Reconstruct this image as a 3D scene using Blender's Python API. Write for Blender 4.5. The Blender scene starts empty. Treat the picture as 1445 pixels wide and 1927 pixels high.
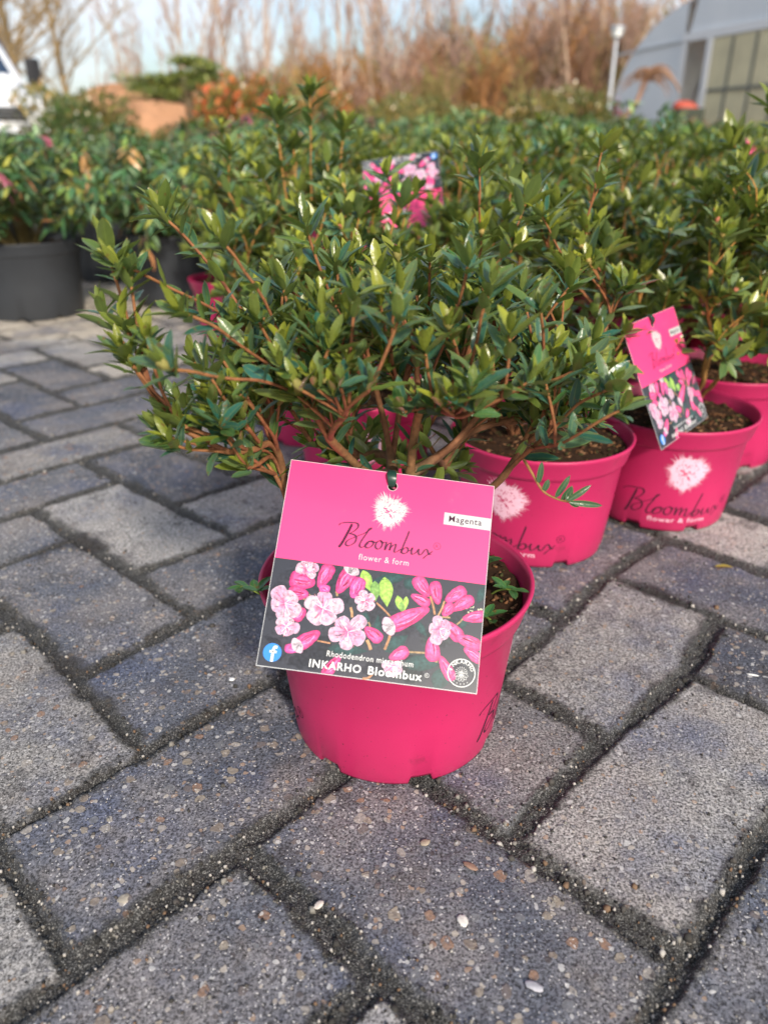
import bpy, math, random
import numpy as np
from math import sin, cos, pi, radians
from mathutils import Vector
from mathutils.geometry import tessellate_polygon

scene = bpy.context.scene
COL = scene.collection
# ------------------------------------------------------------------ camera
cam_d = bpy.data.cameras.new('camera'); cam = bpy.data.objects.new('camera', cam_d); COL.objects.link(cam)
cam.location = (0, 0, .369)
cam.rotation_euler = (radians(90 - 25.5), 0, 0)
cam_d.sensor_fit = 'VERTICAL'; cam_d.sensor_height = 24.0
cam_d.lens = 24.0 * 1447 / 1927
cam_d.clip_start = .02; cam_d.clip_end = 2000
cam_d.dof.use_dof = True; cam_d.dof.focus_distance = .48; cam_d.dof.aperture_fstop = 4.0
scene.camera = cam
# ------------------------------------------------------------------ world + sun
SUN_EL, SUN_AZ = radians(33), radians(160)      # azimuth clockwise from +Y (behind the camera, to the right)
world = bpy.data.worlds.new('World'); scene.world = world; world.use_nodes = True
nt = world.node_tree; bg = nt.nodes['Background']
sky = nt.nodes.new('ShaderNodeTexSky'); sky.sky_type = 'NISHITA'; sky.sun_disc = False
sky.sun_elevation = SUN_EL; sky.sun_rotation = SUN_AZ; sky.air_density = 1.0; sky.dust_density = 2.0; sky.ozone_density = 1.0
tc = nt.nodes.new('ShaderNodeTexCoord'); mp = nt.nodes.new('ShaderNodeMapping'); mp.inputs['Scale'].default_value = (1, 1, 2.4)
cn = nt.nodes.new('ShaderNodeTexNoise'); cn.inputs['Scale'].default_value = 2.2; cn.inputs['Detail'].default_value = 6
cr = nt.nodes.new('ShaderNodeValToRGB'); cr.color_ramp.elements[0].position = .42; cr.color_ramp.elements[1].position = .70
mx = nt.nodes.new('ShaderNodeMix'); mx.data_type = 'RGBA'; mx.inputs[7].default_value = (7.2, 7.4, 7.9, 1)
nt.links.new(tc.outputs['Generated'], mp.inputs['Vector']); nt.links.new(mp.outputs['Vector'], cn.inputs['Vector'])
nt.links.new(cn.outputs['Fac'], cr.inputs['Fac']); nt.links.new(cr.outputs['Color'], mx.inputs[0])
nt.links.new(sky.outputs['Color'], mx.inputs[6]); nt.links.new(mx.outputs[2], bg.inputs['Color'])
bg.inputs['Strength'].default_value = .105
sd = bpy.data.lights.new('sun', 'SUN'); sd.energy = 3.0; sd.angle = radians(5); sd.color = (1, .90, .77)
sun = bpy.data.objects.new('sun', sd); COL.objects.link(sun)
sdir = Vector((sin(SUN_AZ) * cos(SUN_EL), cos(SUN_AZ) * cos(SUN_EL), sin(SUN_EL)))
sun.rotation_euler = sdir.to_track_quat('Z', 'Y').to_euler(); sun.location = (2, -3, 4)
scene.view_settings.view_transform = 'Standard'; scene.view_settings.look = 'None'
scene.view_settings.exposure = .66; scene.view_settings.gamma = 1

# ------------------------------------------------------------------ helpers
class MB:
    """collects vertices, faces, per-vertex colours and uv; build() links one mesh object"""
    def __init__(s): s.v = []; s.f = []; s.c = []; s.uv = []; s.mi = []; s.n = 0
    def add(s, v, f, c=(1, 1, 1), uv=None, mi=0):
        v = np.asarray(v, dtype=np.float32).reshape(-1, 3); f = np.asarray(f, dtype=np.int32)
        if f.ndim == 1: f = f.reshape(1, -1)
        s.v.append(v); s.f.append(f + s.n)
        c = np.asarray(c, dtype=np.float32)
        if c.ndim == 1: c = np.repeat(c[None, :3], len(v), 0)
        s.c.append(c); s.uv.append(np.zeros((len(v), 2), np.float32) if uv is None else np.asarray(uv, np.float32))
        s.mi.append(np.full(len(f), mi, np.int32)); s.n += len(v); return s
    def mesh(s, name, mats, smooth=True):
        V = np.concatenate(s.v); C = np.concatenate(s.c); U = np.concatenate(s.uv)
        loops = np.concatenate([f.ravel() for f in s.f]); sizes = np.concatenate([np.full(len(f), f.shape[1], np.int32) for f in s.f])
        starts = np.concatenate([[0], np.cumsum(sizes)[:-1]]).astype(np.int32)
        me = bpy.data.meshes.new(name); me.vertices.add(len(V)); me.vertices.foreach_set('co', V.ravel())
        me.loops.add(len(loops)); me.loops.foreach_set('vertex_index', loops)
        me.polygons.add(len(sizes)); me.polygons.foreach_set('loop_start', starts); me.polygons.foreach_set('loop_total', sizes)
        me.polygons.foreach_set('material_index', np.concatenate(s.mi))
        me.polygons.foreach_set('use_smooth', np.full(len(sizes), smooth))
        ca = me.color_attributes.new('Col', 'FLOAT_COLOR', 'POINT')
        ca.data.foreach_set('color', np.concatenate([C, np.ones((len(C), 1), np.float32)], 1).ravel())
        ul = me.uv_layers.new(name='UVMap'); ul.data.foreach_set('uv', U[loops].ravel())
        for m in (mats if isinstance(mats, (list, tuple)) else [mats]): me.materials.append(m)
        me.update(); me.validate(); return me
    def build(s, name, mats, parent=None, smooth=True):
        o = bpy.data.objects.new(name, s.mesh(name, mats, smooth)); COL.objects.link(o)
        if parent: o.parent = parent
        return o

def tag(o, label=None, cat=None, group=None, kind=None):
    if label: o['label'] = label
    if cat: o['category'] = cat
    if group: o['group'] = group
    if kind: o['kind'] = kind
    return o
def empty(name, loc=(0, 0, 0), rz=0, scale=1):
    o = bpy.data.objects.new(name, None); COL.objects.link(o); o.location = loc; o.rotation_euler = (0, 0, rz)
    o.scale = (scale,) * 3; o.empty_display_size = .05; return o
def part(name, mesh, parent, label=None):
    o = bpy.data.objects.new(name, mesh); COL.objects.link(o); o.parent = parent
    if label: o['label'] = label
    return o

def mat(name, color=(.5, .5, .5), rough=.5, spec=.5, metal=0, coat=0, vcol=False, trans=0, noise=None, bump=None, emit=None):
    """noise = (scale, amount) value mottling in object space, bump = (scale, strength, distance)"""
    m = bpy.data.materials.new(name); m.use_nodes = True; t = m.node_tree; b = t.nodes['Principled BSDF']
    b.inputs['Roughness'].default_value = rough; b.inputs['Specular IOR Level'].default_value = spec; b.inputs['Metallic'].default_value = metal
    b.inputs['Coat Weight'].default_value = coat
    if vcol:
        a = t.nodes.new('ShaderNodeVertexColor'); a.layer_name = 'Col'; out = a.outputs['Color']
    else:
        r = t.nodes.new('ShaderNodeRGB'); r.outputs[0].default_value = (*color, 1); out = r.outputs[0]
    tcn = t.nodes.new('ShaderNodeTexCoord')
    if noise:
        n = t.nodes.new('ShaderNodeTexNoise'); n.inputs['Scale'].default_value = noise[0]; n.inputs['Detail'].default_value = 5
        t.links.new(tcn.outputs['Object'], n.inputs['Vector'])
        mr = t.nodes.new('ShaderNodeMapRange'); mr.inputs[1].default_value = .3; mr.inputs[2].default_value = .7
        mr.inputs[3].default_value = 1 - noise[1]; mr.inputs[4].default_value = 1 + noise[1]
        t.links.new(n.outputs['Fac'], mr.inputs[0])
        vm = t.nodes.new('ShaderNodeVectorMath'); vm.operation = 'SCALE'
        t.links.new(out, vm.inputs[0]); t.links.new(mr.outputs[0], vm.inputs['Scale']); out = vm.outputs[0]
    t.links.new(out, b.inputs['Base Color'])
    if bump:
        n = t.nodes.new('ShaderNodeTexNoise'); n.inputs['Scale'].default_value = bump[0]; n.inputs['Detail'].default_value = 6
        t.links.new(tcn.outputs['Object'], n.inputs['Vector'])
        bp = t.nodes.new('ShaderNodeBump'); bp.inputs['Strength'].default_value = bump[1]; bp.inputs['Distance'].default_value = bump[2]
        t.links.new(n.outputs['Fac'], bp.inputs['Height']); t.links.new(bp.outputs['Normal'], b.inputs['Normal'])
    if trans:
        tr = t.nodes.new('ShaderNodeBsdfTranslucent'); t.links.new(out, tr.inputs['Color'])
        ms = t.nodes.new('ShaderNodeMixShader'); ms.inputs[0].default_value = trans
        t.links.new(b.outputs[0], ms.inputs[1]); t.links.new(tr.outputs[0], ms.inputs[2])
        t.links.new(ms.outputs[0], t.nodes['Material Output'].inputs['Surface'])
    return m

def tube(pts, radii, seg=6, col=(1, 1, 1), cap=True):
    """tapered tube along points -> (v, quads, colours)"""
    pts = np.asarray(pts, float); radii = np.asarray(radii, float); n = len(pts)
    T = np.gradient(pts, axis=0); T /= np.linalg.norm(T, axis=1)[:, None] + 1e-9
    ref = np.array([0, 0, 1.]) if abs(T[0, 2]) < .9 else np.array([1., 0, 0])
    V = []
    a = np.arange(seg) * 2 * pi / seg
    u = np.cross(T[0], ref); u /= np.linalg.norm(u)
    for i in range(n):
        u = u - T[i] * np.dot(u, T[i]); u /= np.linalg.norm(u) + 1e-9; w = np.cross(T[i], u)
        V.append(pts[i] + radii[i] * (np.cos(a)[:, None] * u + np.sin(a)[:, None] * w))
    V = np.concatenate(V); F = []
    for i in range(n - 1):
        for j in range(seg):
            k = (j + 1) % seg; F.append((i * seg + j, i * seg + k, (i + 1) * seg + k, (i + 1) * seg + j))
    if cap:
        V = np.concatenate([V, pts[:1], pts[-1:]]); 
        for j in range(seg):
            k = (j + 1) % seg
            F.append((n * seg, k, j, j) if False else (n * seg, k, j, n * seg))
    F = np.array(F if not cap else [f for f in F if f[0] != f[3]])
    return V, F
def lathe(prof, seg=96, close=False):
    """prof: list of (r, z); returns verts, quads"""
    a = np.arange(seg) * 2 * pi / seg; P = np.array(prof, float)
    V = np.stack([P[:, 0][:, None] * np.cos(a), P[:, 0][:, None] * np.sin(a), np.repeat(P[:, 1][:, None], seg, 1)], -1).reshape(-1, 3)
    n = len(P); i, j = np.meshgrid(np.arange(n - 1), np.arange(seg), indexing='ij'); k = (j + 1) % seg
    F = np.stack([i * seg + j, i * seg + k, (i + 1) * seg + k, (i + 1) * seg + j], -1).reshape(-1, 4)
    return V, F
def box(cx, cy, cz, sx, sy, sz, rz=0):
    v = np.array([(x, y, z) for z in (-.5, .5) for y in (-.5, .5) for x in (-.5, .5)]) * (sx, sy, sz)
    c, s = cos(rz), sin(rz); v = np.stack([v[:, 0] * c - v[:, 1] * s, v[:, 0] * s + v[:, 1] * c, v[:, 2]], 1) + (cx, cy, cz)
    return v, [(0, 2, 3, 1), (4, 5, 7, 6), (0, 1, 5, 4), (2, 6, 7, 3), (0, 4, 6, 2), (1, 3, 7, 5)]
def bevel(o, w, seg=2):
    m = o.modifiers.new('bevel', 'BEVEL'); m.width = w; m.segments = seg; m.limit_method = 'ANGLE'; m.angle_limit = radians(30); return o

# value noise for geometry
def vnoise(x, y, seed=0):
    xi = np.floor(x).astype(np.int64); yi = np.floor(y).astype(np.int64); xf = x - xi; yf = y - yi
    def h(a, b):
        n = (a * 374761393 + b * 668265263 + seed * 974634777) & 0x7fffffff
        n = ((n ^ (n >> 13)) * 1274126177) & 0x7fffffff; n = n ^ (n >> 16); return (n & 0xffff) / 65535.
    u = xf * xf * (3 - 2 * xf); v = yf * yf * (3 - 2 * yf)
    return (h(xi, yi) * (1 - u) + h(xi + 1, yi) * u) * (1 - v) + (h(xi, yi + 1) * (1 - u) + h(xi + 1, yi + 1) * u) * v
def fbm(x, y, o=4, seed=0):
    r = 0; a = .5; t = 0
    for k in range(o): r = r + a * vnoise(x * 2 ** k, y * 2 ** k, seed + k * 17); t += a; a *= .5
    return r / t

# ------------------------------------------------------------------ ground and herringbone pavement
def far_ground():
    m = mat('sandy_ground', (.26, .23, .20), .9, .2, noise=(3, .25), bump=(40, .6, .02))
    mb = MB(); mb.add([(-900, -60, -.012), (900, -60, -.012), (900, 1500, -.012), (-900, 1500, -.012)], [(0, 1, 2, 3)])
    tag(mb.build('ground', m), kind='structure')
far_ground()

A45 = radians(44.16); OX, OY, UNIT = .07495, .3261, .108
CA, SA = cos(A45), sin(A45)
NODES = {  # lattice node -> measured shift on the ground (m), a real paving is never laid perfectly square
    (-2, -1): (-0.0101, -0.0030),
    (-1, -1): (-0.0032, -0.0051),
    (-2, -2): (0.0057, 0.0011),
    (-3, -1): (-0.0022, 0.0007),
    (0, 0): (-0.0013, -0.0070),
    (0, 1): (-0.0013, 0.0121),
    (1, 0): (-0.0034, -0.0037),
    (0, 2): (0.0168, 0.0039),
    (-1, 1): (0.0135, -0.0076),
    (0, 3): (-0.0189, 0.0005),
    (-4, 0): (-0.0058, 0.0104),
    (-3, 0): (-0.0095, 0.0105),
    (-5, 1): (-0.0020, 0.0114),
    (-6, 1): (-0.0047, 0.0066),
    (-5, 0): (-0.0105, 0.0030),
    (-4, 1): (0.0093, 0.0140),
}
def paver_field(X, YY):
    wx = np.zeros_like(X); wy = np.zeros_like(X); ws = np.full_like(X, .25)
    for (nu, nv), (dx, dy) in NODES.items():
        nx = OX + UNIT * (nu * CA + nv * SA); ny = OY + UNIT * (-nu * SA + nv * CA)
        g = np.exp(-((X - nx) ** 2 + (YY - ny) ** 2) / (2 * .06 ** 2)); wx += g * dx; wy += g * dy; ws += g
    px = X - wx / ws - OX + .003 * (fbm(X * 9, YY * 9, 2, 5) - .5); py = YY - wy / ws - OY + .003 * (fbm(X * 9, YY * 9, 2, 9) - .5)
    u = (px * CA - py * SA) / UNIT; v = (px * SA + py * CA) / UNIT
    i = np.floor(u).astype(int); j = np.floor(v).astype(int); s = (i + j) % 4
    ax = np.where(s == 3, i - 1, i); ay = np.where(s == 1, j - 1, j); hor = (s == 2) | (s == 3)
    def hs(k): 
        n = (ax * 73856093 + ay * 19349663 + k * 83492791) & 0x7fffffff
        n = ((n ^ (n >> 13)) * 1274126177) & 0x7fffffff; return ((n ^ (n >> 16)) & 0xffff) / 65535.
    cx = ax + np.where(hor, 1., .5) + (hs(1) - .5) * .05; cy = ay + np.where(hor, .5, 1.) + (hs(2) - .5) * .05
    lx = (u - cx) * UNIT; ly = (v - cy) * UNIT; r = (hs(3) - .5) * .05; lx, ly = lx - r * ly, ly + r * lx
    gap = .0038 + .0012 * hs(4)
    hx = np.where(hor, UNIT, UNIT / 2) - gap; hy = np.where(hor, UNIT / 2, UNIT) - gap
    rad = .006
    qx = np.abs(lx) - hx + rad; qy = np.abs(ly) - hy + rad
    d = np.hypot(np.maximum(qx, 0), np.maximum(qy, 0)) + np.minimum(np.maximum(qx, qy), 0) - rad
    d = d + .0050 * (fbm(X * 70, YY * 70, 4, 21) - .5) + .0035 * (fbm(X * 240, YY * 240, 2, 31) - .5)
    t = np.clip((d + .0030) / .0042, 0, 1); t = t * t * (3 - 2 * t)
    rough = fbm(X * 420, YY * 420, 3, 3) - .5
    top = (hs(5) - .5) * .0022 + (hs(6) - .5) * .012 * lx * 2 + .0011 * rough + .0012 * (fbm(X * 60, YY * 60, 3, 77) - .5)
    low = -.0034 + .0040 * (fbm(X * 300, YY * 300, 3, 8) - .5) + .003 * (fbm(X * 30, YY * 30, 2, 12) - .5)
    return d, top * (1 - t) + low * t, hs, ax, ay
def pavement():
    S = np.linspace(-1, 1, 960)
    k = np.linspace(0, 1, 900); Y = np.sort(-.02 + .55 * k + 3.0 * k ** 3.2)
    HW = .36 + .72 * np.clip(Y, 0, 9)
    X = S[None, :] * HW[:, None] + .02; YY = np.repeat(Y[:, None], len(S), 1)
    d, Z, hs, ax, ay = paver_field(X, YY)
    V = np.stack([X, YY, Z], -1).reshape(-1, 3).astype(np.float32)
    n, m_ = X.shape; a, b = np.meshgrid(np.arange(n - 1), np.arange(m_ - 1), indexing='ij'); q = a * m_ + b
    F = np.stack([q, q + 1, q + m_ + 1, q + m_], -1).reshape(-1, 4)
    # colour attribute: r = distance to the paver's edge (0.5 = edge), g = paver tone, b = pebbly face or not
    tone = hs(7); peb = (hs(8) > .5).astype(float)
    for (qa, qb), (tn, pb) in PAVERS.items():
        w = (ax == qa) & (ay == qb); tone = np.where(w, tn, tone); peb = np.where(w, pb, peb)
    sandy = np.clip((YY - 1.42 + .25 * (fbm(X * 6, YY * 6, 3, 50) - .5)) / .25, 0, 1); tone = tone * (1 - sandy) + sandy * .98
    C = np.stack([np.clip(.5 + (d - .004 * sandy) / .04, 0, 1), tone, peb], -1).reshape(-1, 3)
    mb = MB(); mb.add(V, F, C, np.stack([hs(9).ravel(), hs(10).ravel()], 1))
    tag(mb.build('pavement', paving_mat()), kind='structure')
PAVERS = {(-1, -1): (.22, 1), (0, 0): (.74, 0), (-1, 1): (.70, 0), (-2, 0): (.50, .1), (-2, -2): (.20, 1), (-4, -2): (.66, .9),
          (-3, -1): (.30, .7), (-4, 0): (.26, .6), (-6, 0): (.80, 0), (-4, 1): (.3, .3), (-3, -3): (.7, .2), (-1, -3): (.25, 1), (1, 1): (.45, .2), (1, -1): (.3, .8),
          (-5, -1): (.3, .8), (-5, 1): (.80, 0), (-3, 1): (.45, .2)}

class NT:
    """tiny node-graph helper"""
    def __init__(s, m): s.t = m.node_tree; s.L = s.t.links.new
    def n(s, typ, **kw):
        x = s.t.nodes.new(typ)
        for k, v in kw.items(): setattr(x, k, v)
        return x
    def put(s, sock, v):
        if isinstance(v, (int, float, tuple)): sock.default_value = v
        else: s.L(v, sock)
    def math(s, op, a, b=0., c=None, clamp=False):
        x = s.n('ShaderNodeMath', operation=op); x.use_clamp = clamp; s.put(x.inputs[0], a); s.put(x.inputs[1], b)
        if c is not None: s.put(x.inputs[2], c)
        return x.outputs[0]
    def mix(s, f, a, b, blend='MIX'):
        x = s.n('ShaderNodeMix', data_type='RGBA', blend_type=blend); s.put(x.inputs[0], f)
        s.put(x.inputs[6], (*a, 1) if isinstance(a, tuple) and len(a) == 3 else a); s.put(x.inputs[7], (*b, 1) if isinstance(b, tuple) and len(b) == 3 else b)
        return x.outputs[2]
    def noise(s, vec, sc, det=4, rough=.5, out='Fac'):
        x = s.n('ShaderNodeTexNoise'); x.inputs['Scale'].default_value = sc; x.inputs['Detail'].default_value = det; x.inputs['Roughness'].default_value = rough
        s.L(vec, x.inputs['Vector']); return x.outputs[out]
    def ramp(s, f, stops, interp='LINEAR'):
        x = s.n('ShaderNodeValToRGB'); r = x.color_ramp; r.interpolation = interp
        while len(r.elements) < len(stops): r.elements.new(.5)
        for e, (p, c) in zip(r.elements, stops): e.position = p; e.color = (*c, 1) if isinstance(c, tuple) else (c, c, c, 1)
        s.put(x.inputs[0], f); return x.outputs[0]
    def smooth(s, v, lo, hi, a=0., b=1.):
        x = s.n('ShaderNodeMapRange', interpolation_type='SMOOTHSTEP'); s.put(x.inputs[0], v)
        for k, q in zip((1, 2, 3, 4), (lo, hi, a, b)): x.inputs[k].default_value = q
        return x.outputs[0]

def paving_mat():
    m = bpy.data.materials.new('concrete_pavers'); m.use_nodes = True; g = NT(m); b = m.node_tree.nodes['Principled BSDF']
    vec = g.n('ShaderNodeTexCoord').outputs['Object']
    col = g.n('ShaderNodeVertexColor', layer_name='Col').outputs['Color']; sp = g.n('ShaderNodeSeparateColor'); g.L(col, sp.inputs[0])
    edge, tone, peb = sp.outputs[0], sp.outputs[1], sp.outputs[2]
    warp = g.n('ShaderNodeVectorMath', operation='ADD'); wn = g.n('ShaderNodeVectorMath', operation='SCALE')
    g.L(g.noise(vec, 140, 3, .5, 'Color'), wn.inputs[0]); wn.inputs['Scale'].default_value = .0055; g.L(vec, warp.inputs[0]); g.L(wn.outputs[0], warp.inputs[1])
    wv = warp.outputs[0]
    def vor(sc, rnd=1):
        x = g.n('ShaderNodeTexVoronoi'); x.inputs['Scale'].default_value = sc; x.inputs['Randomness'].default_value = rnd; g.L(wv, x.inputs['Vector'])
        c = g.n('ShaderNodeSeparateColor'); g.L(x.outputs['Color'], c.inputs[0]); return x.outputs['Distance'], c.outputs[0], c.outputs[1], c.outputs[2]
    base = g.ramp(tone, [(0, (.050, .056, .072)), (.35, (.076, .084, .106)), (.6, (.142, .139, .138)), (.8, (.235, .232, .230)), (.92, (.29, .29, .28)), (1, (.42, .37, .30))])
    base = g.mix(g.smooth(g.noise(vec, 26, 5, .7), .50, .68, 0, .7), base, (.040, .038, .040)); blot = g.noise(vec, 11, 5, .6)
    base = g.mix(g.smooth(blot, .38, .66, 0, .75), base, g.mix(.55, base, (.24, .215, .20)))
    base = g.mix(g.smooth(g.noise(vec, 7.5, 5, .65), .48, .68, 0, .6), base, (.055, .070, .125))
    gran = g.noise(vec, 620, 4, .75)
    gm = g.n('ShaderNodeVectorMath', operation='SCALE'); g.L(base, gm.inputs[0]); g.L(g.smooth(gran, .34, .66, .18, 2.2), gm.inputs['Scale']); base = gm.outputs[0]
    # aggregate stones
    d1, r1, s1, t1 = vor(125)
    st = g.ramp(r1, [(0, (.34, .29, .22)), (.2, (.17, .18, .20)), (.4, (.30, .17, .10)), (.55, (.40, .37, .33)), (.72, (.16, .13, .12)), (.88, (.27, .22, .17))], 'CONSTANT')
    size1 = g.math('MULTIPLY', g.smooth(s1, .45, 1, 0, .50), g.math('ADD', g.math('MULTIPLY', peb, .85), .15))
    m1 = g.smooth(g.math('SUBTRACT', size1, d1), 0, .05)
    st = g.mix(g.smooth(g.noise(vec, 420, 3, .7), .35, .7, 0, .6), st, (.10, .09, .09)); base = g.mix(g.math('MULTIPLY', m1, .72), base, st)
    d2, r2, s2, t2 = vor(260)
    st2 = g.ramp(r2, [(0, (.42, .38, .33)), (.25, (.12, .12, .14)), (.45, (.34, .24, .17)), (.65, (.5, .5, .5)), (.85, (.07, .06, .06))], 'CONSTANT')
    size2 = g.smooth(s2, .40, 1, 0, .48); m2 = g.smooth(g.math('SUBTRACT', size2, d2), 0, .06)
    base = g.mix(g.math('MULTIPLY', m2, .7), base, st2)
    d3, r3, s3, t3 = vor(800)
    m3 = g.smooth(g.math('SUBTRACT', g.smooth(s3, .8, 1, 0, .5), d3), 0, .1)
    base = g.mix(g.math('MULTIPLY', m3, .75), base, (.62, .61, .60))
    # joints: black moss, sand and algae that creep over the paver rims
    dirtn = g.noise(vec, 45, 6, .65); e2 = g.math('ADD', g.math('ADD', edge, g.math('MULTIPLY', g.math('SUBTRACT', dirtn, .5), .45)), g.math('MULTIPLY', g.math('SUBTRACT', g.noise(vec, 9, 3, .5), .5), .30))
    dirt = g.smooth(e2, .30, .50)
    moss = g.ramp(g.noise(vec, 900, 3, .8), [(.38, (.004, .004, .004)), (.48, (.014, .014, .013)), (.56, (.060, .060, .058)), (.65, (.30, .30, .29))])
    moss = g.mix(g.smooth(g.noise(vec, 30, 3), .5, .75, 0, .5), moss, g.mix(.5, moss, (.04, .041, .030)))
    base = g.mix(g.math('MULTIPLY', dirt, .93), base, moss)
    stain = g.smooth(g.noise(vec, 5.2, 4, .6), .56, .68, 0, .7)
    base = g.mix(g.math('MULTIPLY', stain, g.smooth(e2, .05, .42)), base, (.022, .018, .018))
    g.L(base, b.inputs['Base Color']); b.inputs['Roughness'].default_value = .72; b.inputs['Specular IOR Level'].default_value = .4
    hgt = g.math('ADD', g.math('MULTIPLY', gran, .5), g.math('ADD', g.math('MULTIPLY', m1, .8), g.math('MULTIPLY', m2, .5)))
    hgt = g.math('ADD', hgt, g.math('MULTIPLY', g.math('MULTIPLY', g.noise(vec, 700, 3, .8), dirt), 2.0))
    bp = g.n('ShaderNodeBump'); bp.inputs['Strength'].default_value = .75; bp.inputs['Distance'].default_value = .0011
    g.L(hgt, bp.inputs['Height']); g.L(bp.outputs[0], b.inputs['Normal'])
    return m
pavement()

def grit():
    """loose grains, crumbs and tiny stones lying in and beside the joints"""
    r = np.random.default_rng(6); n = 60000; Y = .16 + r.random(n) ** 1.6 * 1.25; X = (r.random(n) * 2 - 1) * (.12 + .62 * Y) + .02
    d, Z, _, _, _ = paver_field(X, Y); keep = (d > -.004) & (r.random(n) < .55) | (d > -.016) & (r.random(n) < .07) | (r.random(n) < .012); X, Y, Z = X[keep], Y[keep], Z[keep]; n = len(X)
    s = r.uniform(.0004, .0012, n) * np.where(r.random(n) < .05, 2, 1); B = np.array([(-1, -1, -.7), (1, -1, -.7), (1, 1, -.7), (-1, 1, -.7), (-.6, -.6, .8), (.7, -.5, .8), (.5, .7, .8), (-.7, .5, .8)])
    V = B[None] * s[:, None, None] * r.uniform(.5, 1.2, (n, 8, 3)); a = r.uniform(0, 6.28, n); c, q = np.cos(a)[:, None], np.sin(a)[:, None]
    V = np.stack([V[..., 0] * c - V[..., 1] * q, V[..., 0] * q + V[..., 1] * c, V[..., 2]], -1) + np.stack([X, Y, Z + s * .4], 1)[:, None, :]
    F = np.array([(0, 3, 2, 1), (4, 5, 6, 7), (0, 1, 5, 4), (1, 2, 6, 5), (2, 3, 7, 6), (3, 0, 4, 7)])[None] + (np.arange(n) * 8)[:, None, None]
    pal = np.array([(.03, .028, .025), (.06, .055, .05), (.20, .19, .17), (.40, .38, .35), (.16, .10, .06), (.012, .012, .012)]); C = pal[r.choice(6, n, p=[.28, .22, .2, .12, .08, .1])]
    tag(MB().add(V.reshape(-1, 3), F.reshape(-1, 4), np.repeat(C, 8, 0)).build('grit', mat('grit_grains', vcol=True, rough=.85)), 'loose sand grains and grit lying in the paving joints', 'grit', kind='stuff')
grit()
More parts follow.
